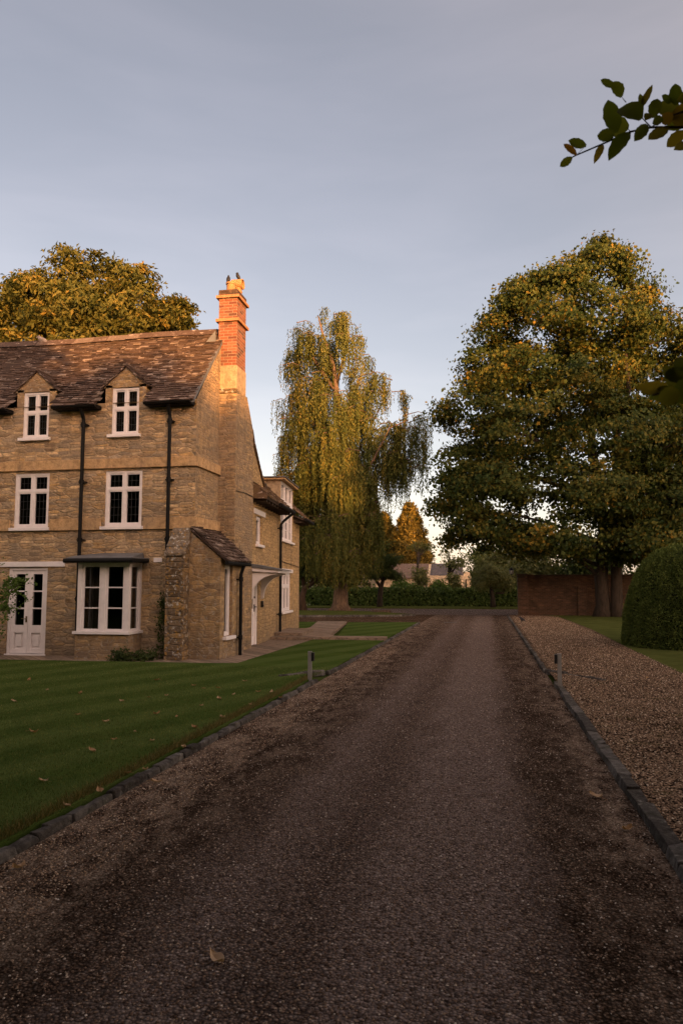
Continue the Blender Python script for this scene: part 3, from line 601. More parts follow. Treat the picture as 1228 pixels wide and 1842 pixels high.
# french doors
def french():
    m = MB(); u0, u1, v0, v1 = -11.07, -10.06, .05, 2.05
    m.box(u0, u0 + .06, -.16, -.03, v0, v1, F0); m.box(u1 - .06, u1, -.16, -.03, v0, v1, F0); m.box(u0 + .06, u1 - .06, -.16, -.03, v1 - .06, v1, F0); m.box(u0 - .02, u1 + .02, -.2, .03, v0 - .06, v0, F0)
    gl = []; mid = (u0 + u1) / 2
    for a, b in ((u0 + .06, mid - .003), (mid + .003, u1 - .06)):
        st = .10; zs = [.78, 1.12, 1.5, 1.88]
        m.box(a, a + st, -.14, -.06, v0 + .01, v1 - .06, F0); m.box(b - st, b, -.14, -.06, v0 + .01, v1 - .06, F0)
        for z0, z1 in ((v0 + .01, .17), (.53, .71), (1.90, v1 - .06)): m.box(a + st, b - st, -.14, -.06, z0, z1, F0)
        for z in (1.10, 1.5): m.box(a + st, b - st, -.13, -.065, z - .016, z + .016, F0)
        m.box(a + st, b - st, -.12, -.095, .17, .53, F0); m.box(a + st + .05, b - st - .05, -.095, -.07, .22, .48, F0)
        g = MB(); gl.append(g)
        for z0, z1 in ((.71, 1.084), (1.116, 1.484), (1.516, 1.90)):
            g.add([F0(a + st, -.10, z0), F0(b - st, -.10, z0), F0(b - st, -.10, z1), F0(a + st, -.10, z1)], [(0, 1, 2, 3)])
    o = m.build('french_door', M['white'], house, bevel=.004); [g.build('glass', M['glass'], o, recalc=False) for g in gl]
    h = MB(); h.box(mid - .05, mid - .015, -.06, -.045, .78, .92, F0); h.tube([F0(mid - .033, -.05, .86), F0(mid - .033, -.0, .86), F0(mid - .13, -.0, .865)], .009, 8); h.build('handle', M['brass'], o)
french()
# bay window
def bay():
    x0, x1, yb, z0, z1 = -8.93, -7.70, 15.48, .60, 2.10
    FB = lambda u, d, v: (u, yb - d, v)
    p = MB(); p.box(x0 - .03, x1 + .03, yb - .02, 16.1, -.05, .57); p.build('bay_plinth', M['stone_lean'], house, bevel=.02)
    m = MB(); m.box(x0 - .06, x1 + .06, -.62, .07, .57, .63, FB)
    m.box(x0, x0 + .10, -.1, 0, .63, z1, FB); m.box(x1 - .10, x1, -.1, 0, .63, z1, FB); mid = (x0 + x1) / 2; m.box(mid - .05, mid + .05, -.1, -.002, .63, z1, FB)
    m.box(x0, x1, -.1, .012, z1, z1 + .08, FB); m.box(x1 - .1, x1 + .012, yb + .1, 16.1, z1, z1 + .08); m.box(x0 - .012, x0 + .1, yb + .1, 16.1, z1, z1 + .08)
    for s, xx in ((1, x1), (-1, x0)):
        a, b = (xx - .1, xx) if s > 0 else (xx, xx + .1); m.box(a, b, 16.0, 16.1, .63, z1)
    g = MB()
    def light(Fn, a, b, c, d):
        k = .055; m.box(a, b, -.07, -.02, c, c + k, Fn); m.box(a, b, -.07, -.02, d - k, d, Fn); m.box(a, a + k, -.07, -.02, c + k, d - k, Fn); m.box(b - k, b, -.07, -.02, c + k, d - k, Fn)
        for q in (1, 2): z = c + k + (d - c - 2 * k) * q / 3; m.box(a + k, b - k, -.06, -.025, z - .014, z + .014, Fn)
        g.add([Fn(a + k, -.045, c + k), Fn(b - k, -.045, c + k), Fn(b - k, -.045, d - k), Fn(a + k, -.045, d - k)], [(0, 1, 2, 3)])
    light(FB, x0 + .10, mid - .05, .63, z1); light(FB, mid + .05, x1 - .10, .63, z1)
    light(FG(x1), yb + .1, 16.0, .63, z1); light(lambda u, d, v: (x0 - d, u, v), yb + .1, 16.0, .63, z1)
    o = m.build('bay_window', M['white'], house, bevel=.004); g.build('glass', M['glass'], o, recalc=False)
    c = MB()
    for xa, xb in ((x0 + .22, x0 + .50), (x1 - .16, x1 - .08)):
        n = 40; top = []; 
        for i in range(n + 1):
            x = xa + (xb - xa) * i / n; top.append((x, 15.80 + .035 * math.sin(i * 1.25)))
        for (ax, ay), (bx, by) in zip(top[:-1], top[1:]): c.add([(ax, ay, .62), (bx, by, .62), (bx, by, 2.08), (ax, ay, 2.08)], [(0, 1, 2, 3)])
    c.build('curtain', M['curtain'], o, recalc=False)
    r_ = MB(); r_.box(x0 - .2, x1 + .17, yb - .2, 16.1, 2.19, 2.25); r_.hexa([(x0 - .18, yb - .18, 2.25), (x1 + .15, yb - .18, 2.25), (x1 + .05, 16.1, 2.25), (x0 - .05, 16.1, 2.25), (x0 - .1, yb - .05, 2.29), (x1 + .07, yb - .05, 2.29), (x1 + .02, 16.1, 2.38), (x0 + .2, 16.1, 2.38)]); r_.build('bay_roof', M['lead'], house, bevel=.01)
    g2 = MB(); g2.tube([(x0 - .22, yb - .23, 2.18), (x1 + .18, yb - .23, 2.18), (x1 + .22, 15.9, 2.18)], .05, 8); g2.build('gutter', M['iron'], house)
bay()
# buttress with sloped, lichened cap
m = MB(); bx0, bx1, by = -6.93, -6.50, 15.62
m.prism([(bx0, by, -.05), (bx0, 16.1, -.05), (bx0, 16.1, 2.9), (bx0, by + .03, 2.30), (bx0, by + .0, 2.26)], (bx1 - bx0, 0, 0)); b = m.build('buttress', M['stone_butt'], house, bevel=.025)
m = MB(); r = random.Random(2)
for i in range(4):
    t0, t1 = i / 4, (i + 1.25) / 4
    m.hexa([(bx0 - .02, by - .03 + .5 * t0, 2.28 + .65 * t0), (bx1 + .02, by - .03 + .5 * t0, 2.28 + .65 * t0), (bx1 + .02, by - .03 + .5 * min(t1, 1), 2.28 + .65 * min(t1, 1)), (bx0 - .02, by - .03 + .5 * min(t1, 1), 2.28 + .65 * min(t1, 1)),
            (bx0 - .02, by - .045 + .5 * t0, 2.35 + .65 * t0), (bx1 + .02, by - .045 + .5 * t0, 2.34 + .65 * t0), (bx1 + .02, by - .03 + .5 * min(t1, 1), 2.33 + .65 * min(t1, 1)), (bx0 - .02, by - .03 + .5 * min(t1, 1), 2.33 + .65 * min(t1, 1))])
M['cap'] = stone('lichened_cap', [(.12, .095, .07), (.19, .15, .115)], (.12, .1, .08), bw=.5, rh=.5, grey=.2, lich=1.0, rubble=False)
m.build('buttress_cap', M['cap'], b, bevel=.015)
# lean-to against the gable end
LX, LY = -5.77, 15.95
m = MB(); m.add([(-6.5, LY, -.1), (LX, LY, -.1), (LX, LY, 2.24), (-6.5, LY, 2.84)], [(0, 1, 2, 3)]); m.build('lean_to_front', M['stone_lean'], house, recalc=False)
FL = FG(LX); m = wall_grid(FL, LY, 17.62, -.1, 2.26, [(16.22, 16.75, .5, 2.1)], .16); m.add([(LX, 17.62, -.1), (-6.1, 17.62, -.1), (-6.1, 17.62, 2.5), (LX, 17.62, 2.24)], [(0, 1, 2, 3)]); m.build('lean_to_wall', M['stone_lean'], house)
window(FL, 16.22, 16.75, .5, 2.1, 1, (), .10, fr=.06, lead=None)
m = MB(); m.box(16.15, 16.85, -.02, .012, 2.11, 2.24, FL); m.build('lintel', M['stone_dress'], house)
m = MB(); m.cr = .3
A = Vector((0, 1, 0)); Us = Vector((-.80, 0, .72)).normalized(); m.prism([(-5.60, LY - .06, 2.14), (-5.60, LY - .06, 2.18), (-6.48, LY - .06, 2.93), (-6.48, LY - .06, 2.88)], (0, 1.71, 0))
slates(m, (-5.58, LY - .08, 2.16), A, Us, 1.73, 1.15, lambda u, v: True, exp=.115, th=.03, wmin=.18, wmax=.4, seed=31); m.build('lean_to_roof', M['slate'], house)
m = MB(); m.tube([(-5.60, LY - .08, 2.13), (-5.60, 17.55, 2.13)], .045, 8); m.build('gutter', M['iron'], house)
downpipe(FL, 17.1, .09, .02, 1.9, [(17.1, .16, 2.1)])
# chimney: stone base, shouldered, brick stack and pots
CX0, CX1 = -6.545, -6.02
m = MB()
m.prism([(CX0, 17.6, -.1), (CX0, 19.05, -.1), (CX0, 19.05, 5.2), (CX0, 18.98, 5.75), (CX0, 18.45, 6.5), (CX0, 17.6, 6.5)], (CX1 - CX0, 0, 0)); m.build('chimney_breast', M['stone_gable'], house, bevel=.02)
m = MB(); m.box(CX0 + .0, CX1 - .012, 17.62, 18.36, 6.5, 7.12); m.build('chimney_base', M['stone_dress'], house, bevel=.015)
m = MB(); m.box(CX0 - .01, CX1 + .01, 17.565, 17.75, 6.40, 6.52); m.build('weathering', M['stone_butt'], house, bevel=.02)
m = MB(); m.box(CX0 + .015, CX1 - .03, 17.635, 18.34, 7.10, 9.0); m.build('chimney_stack', M['brick'], house)
for z in (8.25, 8.86):
    m = MB(); m.box(CX0 - .05, CX1 + .035, 17.57, 18.41, z, z + .075); m.build('brick_band', M['band_brick'], house, bevel=.006)
m = MB(); m.box(CX0 + .0, CX1 - .02, 17.62, 18.36, 8.935, 9.09); m.build('chimney_cap', M['old_brick'], house, bevel=.02)
def lathe(m, c, prof, n=20):
    vs = [(c[0] + r_ * math.cos(2 * math.pi * k / n), c[1] + r_ * math.sin(2 * math.pi * k / n), c[2] + z) for r_, z in prof for k in range(n)]
    fs = [(i * n + k, i * n + (k + 1) % n, (i + 1) * n + (k + 1) % n, (i + 1) * n + k) for i in range(len(prof) - 1) for k in range(n)]
    m.add(vs, fs + [tuple(range(n))[::-1]])
m = MB(); lathe(m, (-6.28, 17.80, 9.06), [(.115, 0), (.11, .12), (.112, .2), (.13, .22), (.13, .26), (.09, .26), (.085, .02)]); m.build('chimney_pot', M['terracotta'], house, smooth=False)
m = MB(); lathe(m, (-6.15, 18.02, 9.06), [(.10, 0), (.085, .06), (.10, .1), (.085, .13), (.085, .2), (.02, .2)]); 
n = 18; pr = []
for x, rr in ((-.17, .135), (.12, .135), (.12, .115), (-.1, .115)):
    pr.append([(-6.15 + x, 18.02 + rr * math.cos(2 * math.pi * k / n), 9.36 + rr * math.sin(2 * math.pi * k / n)) for k in range(n)])
m.add([p for q in pr for p in q], [(i * n + k, i * n + (k + 1) % n, (i + 1) * n + (k + 1) % n, (i + 1) * n + k) for i in range(3) for k in range(n)] + [tuple(range(n)), tuple(range(3 * n, 4 * n))]); m.build('chimney_cowl', M['terracotta'], house)
# the rear wing
wh = [(.3, 1.15, .02, 1.92), (.85, 1.58, 2.76, 3.55), (4.65, 6.95, 3.12, 4.12), (4.8, 6.65, .78, 2.03)]
m = wall_grid(FW, -.2, 8.6, -.1, 4.12, wh, .16)
m.add([FW(-.2, 0, 4.12), FW(2.25, 0, 4.12), FW(.25, 0, 5.46), FW(-.2, 0, 6.1)], [(0, 1, 2, 3)])
m.add([FW(8.6, 0, -.1), FW(8.6, -5, -.1), FW(8.6, -5, 4.1), FW(8.6, -2.5, 6.6), FW(8.6, 0, 4.12)], [(0, 1, 2, 3, 4)]); m.add([FW(8.6, -5, -.1), FW(1, -5, -.1), FW(1, -5, 4.1), FW(8.6, -5, 4.1)], [(0, 1, 2, 3)])
m.build('wing_wall', M['stone_wing'], house, recalc=False)
m = MB(); m.box(.5, 8.5, -2.6, -2.5, 0, 5, FW); m.box(.5, 8.5, -4.9, -.2, 2.45, 2.55, FW); m.build('inner_wall', M['room'], house)
# catslide verge
m = MB(); m.cr = .3
a = [FW(.1, .02, 5.75), FW(.35, .02, 5.45), FW(1.1, .02, 4.9), FW(2.3, .02, 4.15)]
for p, q in zip(a[:-1], a[1:]):
    p = Vector(p); q = Vector(q); k = 6
    for i in range(k):
        s0 = p.lerp(q, i / k); s1 = p.lerp(q, (i + 1.3) / k); o = wn_ * .03; u = Vector((0, 0, .04)); rr = random.uniform(.2, .8)
        m.hexa([s0 - wn_ * 1.2, s0 + o, s1 + o, s1 - wn_ * 1.2, s0 + u - wn_ * 1.2, s0 + u + o, s1 + u * 1.9 + o, s1 + u * 1.9 - wn_ * 1.2], rr)
m.build('catslide_roof', M['slate_moss'], house); m = MB(); m.prism([FW(.18, .42, 3.93), FW(.18, .42, 4.0), FW(.18, -.1, 4.49), FW(.18, -.1, 3.95)], wd_ * .06, .4); m.build('eaves_end', M['slate_moss'], house)
m = MB(); m.cr = .2; e0, er = .42, -2.5; zz0, zz1 = 3.98, 6.7
Us = (Vector(FW(0, er, zz1)) - Vector(FW(0, e0, zz0))); hl = Us.length; Us.normalize(); O = Vector(FW(.22, e0, zz0)); LW = 8.75
def keepw(u, v):
    s_ = .22 + u; return not (4.5 < s_ < 7.1 and v < 1.25)
for i in range(70):
    for j in range(16):
        u0, u1, v0, v1 = LW * i / 70, LW * (i + 1) / 70, hl * j / 16, hl * (j + 1) / 16
        if keepw((u0 + u1) / 2, (v0 + v1) / 2): m.add([O + wd_ * u + Us * v for u, v in ((u0, v0), (u1, v0), (u1, v1), (u0, v1))], [(0, 1, 2, 3)])
slates(m, O, wd_, Us, LW, hl, keepw, exp=.14, th=.035, seed=41)
m.add([FW(.3, er, zz1), FW(8.97, er, zz1), FW(8.97, -5.4, zz0), FW(.3, -5.4, zz0)], [(0, 1, 2, 3)])
m.build('wing_roof', M['slate_moss'], house, recalc=False)
for s0, s1 in ((.22, 4.5), (7.1, 8.97)):
    m = MB(); m.hexa([FW(s0, 0, 4.08), FW(s1, 0, 4.08), FW(s1, .40, 3.93), FW(s0, .40, 3.93), FW(s0, 0, 4.14), FW(s1, 0, 4.14), FW(s1, .42, 3.99), FW(s0, .42, 3.99)])
    s_ = s0 + .15
    while s_ < s1 - .1: m.box(s_, s_ + .07, .0, .38, 3.86, 3.98, FW); s_ += .42
    m.build('eaves', M['dark'], house)
for s0, s1 in ((2.0, 4.5), (7.1, 8.97)):
    m = MB(); m.tube([FW(s0, .47, 3.96), FW(s1, .47, 3.96)], .055, 8); m.build('gutter', M['iron'], house)
downpipe(FW, 4.12, .10, .1, 3.55, [(4.15, .2, 3.68), (4.35, .45, 3.92)])
# wing windows: tall half dormer, lower casement, small lead light
window(FW, 4.65, 6.95, 3.12, 4.16, 3, (), .04, fr=.06, mull=.07, lead=None, bars=(1, 2))
m = MB(); m.box(4.62, 6.98, -.04, .0, 4.16, 4.40, FW); m.build('dormer_panel', M['white'], house)
window(FW, 4.65, 6.95, 4.40, 5.04, 3, (), .04, fr=.06, mull=.07, lead=None, bars=(1, 0), sill=False)
m = MB(); m.box(4.52, 4.64, -1.6, .0, 4.2, 5.04, FW); m.build('dormer_cheek', M['stone_dress'], house); m = MB(); m.box(6.96, 7.08, -1.6, .0, 4.2, 5.04, FW); m.build('dormer_cheek', M['stone_dress'], house)
m = MB(); m.box(4.40, 7.2, -1.7, .16, 5.04, 5.11, FW); m.build('dormer_fascia', M['stone_band'], house, bevel=.01)
m = MB(); m.box(4.35, 7.25, -1.75, .2, 5.112, 5.14, FW); m.build('dormer_roof', M['lead'], house)
window(FW, 4.8, 6.65, .78, 2.03, 3, (1.60,), .06, fr=.06, mull=.07, tr=.08, lead=None)
window(FW, .85, 1.58, 2.76, 3.55, 1, (), .08, fr=.07, lead=(3, 5))
m = MB(); m.box(.5, 2.0, -.02, .03, 3.58, 3.72, FW); m.build('lintel', M['white'], house); m = MB(); m.box(4.55, 7.0, -.02, .03, 2.06, 2.18, FW); m.build('lintel', M['white'], house)
# front door, hood, bell
m = MB(); m.box(.3, .38, -.14, -.02, .03, 1.92, FW); m.box(1.06, 1.15, -.14, -.02, .03, 1.92, FW); m.box(.38, 1.06, -.14, -.02, 1.84, 1.92, FW)
m.box(.38, 1.06, -.12, -.07, .03, .25, FW); m.box(.38, .50, -.12, -.07, .25, 1.84, FW); m.box(.94, 1.06, -.12, -.07, .25, 1.84, FW); m.box(.5, .94, -.12, -.07, .85, 1.0, FW); m.box(.5, .94, -.12, -.09, .25, .85, FW); m.box(.5, .94, -.12, -.07, 1.74, 1.84, FW)
dr = m.build('front_door', M['white'], house, bevel=.004)
m = MB(); m.add([FW(.5, -.1, 1.0), FW(.94, -.1, 1.0), FW(.94, -.1, 1.74), FW(.5, -.1, 1.74)], [(0, 1, 2, 3)]); m.build('glass', M['glass'], dr, recalc=False)
m = MB(); m.box(.97, 1.02, -.07, -.05, .92, 1.12, FW); m.tube([FW(.99, -.05, 1.05), FW(.99, .0, 1.05), FW(.88, .0, 1.05)], .011, 8); m.build('handle', M['iron'], dr); m = MB(); m.box(.98, 1.03, -.07, -.045, 1.28, 1.34, FW); m.build('lock', M['iron'], dr)
m = MB(); m.hexa([FW(.0, 0, 2.0), FW(1.75, 0, 2.0), FW(1.75, .78, 1.96), FW(.0, .78, 1.96), FW(.0, 0, 2.12), FW(1.75, 0, 2.12), FW(1.75, .78, 2.02), FW(.0, .78, 2.02)]); hood = m.build('door_hood', M['white'], house, bevel=.01)
m = MB(); m.hexa([FW(-.05, 0, 2.125), FW(1.8, 0, 2.125), FW(1.8, .83, 2.025), FW(-.05, .83, 2.025), FW(-.05, 0, 2.21), FW(1.8, 0, 2.21), FW(1.8, .83, 2.05), FW(-.05, .83, 2.05)]); m.build('hood_roof', M['lead'], hood)
for s_ in (.08, 1.58):
    m = MB(); prof = [(0, 2.0), (.7, 1.98), (.7, 1.92)] + [(.08 + .62 * math.cos(R(90 * k / 8)) if False else .7 - .62 * math.sin(R(90 * k / 8)), 1.92 - .56 * (1 - math.cos(R(90 * k / 8)))) for k in range(1, 9)] + [(.07, 1.28), (0, 1.25)]
    m.prism([FW(s_, d, v) for d, v in prof], wd_ * .09); m.build('bracket', M['white'], hood)
m = MB(); m.box(1.55, 1.65, 0, .07, 1.02, 1.2, FW); m.box(1.57, 1.63, .07, .08, 1.05, 1.1, FW); m.build('doorbell', M['black_plastic'], house, bevel=.01)
m = MB(); m.tube([FW(4.75, .012, 2.98), FW(4.75, .012, 2.42), FW(5.6, .012, 2.38), FW(8.6, .012, 2.3)], .011, 6); m.build('cable', M['iron'], house); m = MB(); m.tube([FG(CX1)(17.62, .01, 3.95), FG(CX1)(18.4, .01, 3.98), FG(CX1)(19.0, .01, 3.95)], .009, 6); m.build('cable', M['iron'], house)
# ------------------------------------------------------------------ trees
def limb(a, b, sag, n=7, r=None):
    a, b = Vector(a), Vector(b); mid = (a + b) / 2; mid.z += sag; mid += Vector((r.uniform(-.1, .1), r.uniform(-.1, .1), 0)) * (b - a).length
    return [a * (1 - t) ** 2 + mid * 2 * t * (1 - t) + b * t * t for t in [i / n for i in range(n + 1)]]
def clumps(blobs, n, seed, shell=.5, hole=-.2, hs=.35):
    r = np.random.default_rng(seed); wts = np.array([b[1][0] * b[1][2] + b[1][1] * b[1][2] for b in blobs]); wts = wts / wts.sum(); out = []
    k = 0
    while len(out) < n and k < n * 6:
        k += 1; b = blobs[r.choice(len(blobs), p=wts)]; d = r.normal(size=3); d /= np.linalg.norm(d)
        rr = shell + (1 - shell) * r.random() ** .6
        p = np.array(b[0]) + d * rr * np.array(b[1])
        if noise.noise(Vector(p) * hs + Vector((seed, 0, 0))) < hole: continue
        out.append((p, d))
    return out
def crown_leaves(cl, per, crad, flat, lsz, seed, asp=.62, up=.5, outw=.75, jit=.75):
    r = np.random.default_rng(seed); n = len(cl); C_ = np.repeat(np.array([c[0] for c in cl]), per, 0); D = np.repeat(np.array([c[1] for c in cl]), per, 0)
    N = n * per; sz = np.repeat(r.uniform(.6, 1.35, n), per)[:, None]
    off = r.normal(size=(N, 3)) * np.array([crad, crad, crad * flat]) * .55 * sz
    off[:, 2] -= (off[:, 0] ** 2 + off[:, 1] ** 2) * .12 / max(crad, .1)
    pos = C_ + off
    nrm = unit(r.normal(size=(N, 3)) * jit + D * outw + np.array([0, 0, up]))
    ax = r.normal(size=(N, 3)) * .8 + D * .5 + np.array([0, 0, -.45]); L_ = lsz * r.uniform(.6, 1.3, N)
    rnd = np.clip(np.repeat(r.normal(.45, .18, n), per) + r.normal(0, .2, N), 0, 1)
    return leaf_quads(pos, nrm, ax, L_, L_ * asp), rnd
def make_tree(name, label, cat, base, trunks, blobs, nclump, per, crad, lsz, mleaf, mbark, seed, nlimb=30, shell=.5, hole=-.2, flat=.55, group=None, asp=.62, limb_r=.09, keep=None, up=.5, hs=.35, tsides=12, outw=.75, jit=.75):
    t = thing(name, base, label, cat, group); r = random.Random(seed)
    cl = clumps(blobs, nclump, seed, shell, hole, hs)
    if keep: cl = [c for c in cl if keep(c[0])]
    m = MB()
    for pts, rad in trunks: m.tube(pts, rad, tsides)
    if trunks and nlimb:
        sk = [(Vector(p), q) for pts, rad in trunks for p, q in list(zip(pts, rad))[1:]]
        # interpolate trunk spine
        sp = []
        for pts, rad in trunks:
            for i in range(1, len(pts) - 1):
                for k in range(4): f = k / 4; sp.append((Vector(pts[i]).lerp(Vector(pts[i + 1]), f), rad[i] * (1 - f) + rad[i + 1] * f))
        for c, d in r.sample(cl, min(nlimb, len(cl))):
            c = Vector(c); cand = [s for s in sp if s[0].z < c.z - .15 * (c - s[0]).length] or sp
            s = min(cand, key=lambda q: (q[0] - c).length + r.random() * 1.5); rr = min(s[1] * .6, limb_r)
            pts = limb(s[0], c, (c - s[0]).length * .12, 7, r); m.tube(pts, [rr * (1 - .85 * i / 7) for i in range(8)], 6)
            for _ in range(2):
                i = r.randrange(3, 7); e = pts[i] + Vector((r.uniform(-1, 1), r.uniform(-1, 1), r.uniform(-.2, .8))) * (c - s[0]).length * .22
                m.tube(limb(pts[i], e, .1, 4, r), [rr * .4, rr * .35, rr * .25, rr * .18, rr * .1], 5)
    if m.v: m.build('trunk', mbark, t, smooth=True, recalc=False)
    q, rnd = crown_leaves(cl, per, crad, flat, lsz, seed + 1, asp, up, outw, jit)
    np_mesh('crown', q, 4, mleaf, t, rnd)
    return t
def B(px, py, rx, ry, Y, dY=0, depth=1.0):
    s = (Y + dY) / FPX; c = P(px, py, Y + dY); return (np.array(c), np.array([rx * s, rx * s * depth, ry * s]))

# big maple with twin trunk beside the wall
YM = 40.6
b0 = P(1094, 1108, YM); b0.z = 0
def T(px, py, Y): return P(px, py, Y)
tr1 = ([(b0.x - .35, YM, -.1), T(1084, 1090, YM), T(1080, 1040, YM), T(1086, 960, YM + .1), T(1078, 880, YM + .3), T(1062, 800, YM + .3), T(1070, 700, YM), T(1060, 600, YM), T(1068, 500, YM)], [.5, .36, .33, .30, .27, .21, .16, .1, .05])
tr2 = ([(b0.x + .35, YM, -.1), T(1108, 1090, YM - .1), T(1108, 1040, YM - .2), T(1104, 960, YM - .4), T(1112, 880, YM - .5), T(1105, 800, YM - .4), T(1130, 700, YM - .8), T(1120, 580, YM - .6)], [.42, .30, .27, .25, .23, .18, .12, .06])
tr3 = ([T(1082, 900, YM + .2), T(1020, 840, YM - .6), T(960, 790, YM - 1), T(900, 740, YM - 1.4)], [.2, .17, .12, .05])
tr4 = ([T(1110, 890, YM - .4), T(1150, 830, YM + .6), T(1190, 760, YM + 1)], [.2, .15, .06])
mb = [B(1078, 480, 62, 40, YM), B(1086, 450, 18, 22, YM), B(1000, 520, 75, 40, YM), B(930, 535, 45, 32, YM), B(1125, 530, 48, 40, YM), B(1050, 585, 130, 55, YM, -.5), B(920, 600, 62, 55, YM), B(1175, 610, 62, 55, YM), B(880, 665, 55, 48, YM),
      B(1000, 680, 140, 62, YM, -1.5, .8), B(1160, 700, 100, 72, YM, .5), B(1240, 680, 60, 110, YM, 1), B(850, 745, 65, 52, YM, -.5), B(960, 775, 140, 68, YM, -2, .8), B(1110, 790, 130, 70, YM, -1.5, .8), B(1220, 820, 90, 90, YM, 1),
      B(825, 845, 60, 50, YM), B(910, 880, 110, 60, YM, -2, .8), B(1040, 890, 130, 60, YM, -2.5, .7), B(1180, 910, 100, 70, YM), B(820, 915, 52, 38, YM, .5), B(880, 950, 90, 42, YM, -1, .9), B(1000, 965, 120, 38, YM, -2.5, .7), B(1160, 975, 90, 40, YM, -1), B(1240, 930, 70, 90, YM, .5), B(830, 965, 40, 30, YM, 1.5)]
make_tree('maple_tree', 'tall broad maple with twin trunk and sunlit orange top beside the brick wall', 'tree', (b0.x, YM, 0), [tr1, tr2, tr3, tr4], mb, 2100, 88, .72, .18, M['lf_maple'], M['bark'], 11, 70, shell=.45, hole=-.09, flat=.40, asp=.8, limb_r=.12, up=.0, outw=1.0, jit=.5, hs=.5)

# horse chestnut behind the house
YC = 31
cb = [B(150, 480, 70, 32, YC), B(70, 525, 55, 40, YC), B(110, 540, 100, 60, YC, -1), B(225, 505, 60, 34, YC), B(250, 560, 85, 55, YC, -1), B(180, 580, 140, 60, YC, -1.5), B(315, 575, 38, 36, YC), B(25, 575, 45, 50, YC), B(-40, 590, 60, 60, YC), B(150, 680, 200, 90, YC), B(330, 660, 60, 60, YC)]
cx = P(160, 700, YC).x
make_tree('horse_chestnut_tree', 'large golden lit horse chestnut rising behind the slate roof of the house', 'tree', (cx, YC, 0), [([(cx, YC, 0), (cx + .1, YC, 4), (cx - .2, YC, 8), T(170, 560, YC), T(150, 500, YC)], [.6, .5, .4, .2, .06])], cb, 1150, 70, .46, .23, M['lf_chest'], M['bark'], 21, 60, shell=.55, hole=-.16, asp=.42, flat=.45, hs=.6, up=.15, outw=1.0, jit=.55)

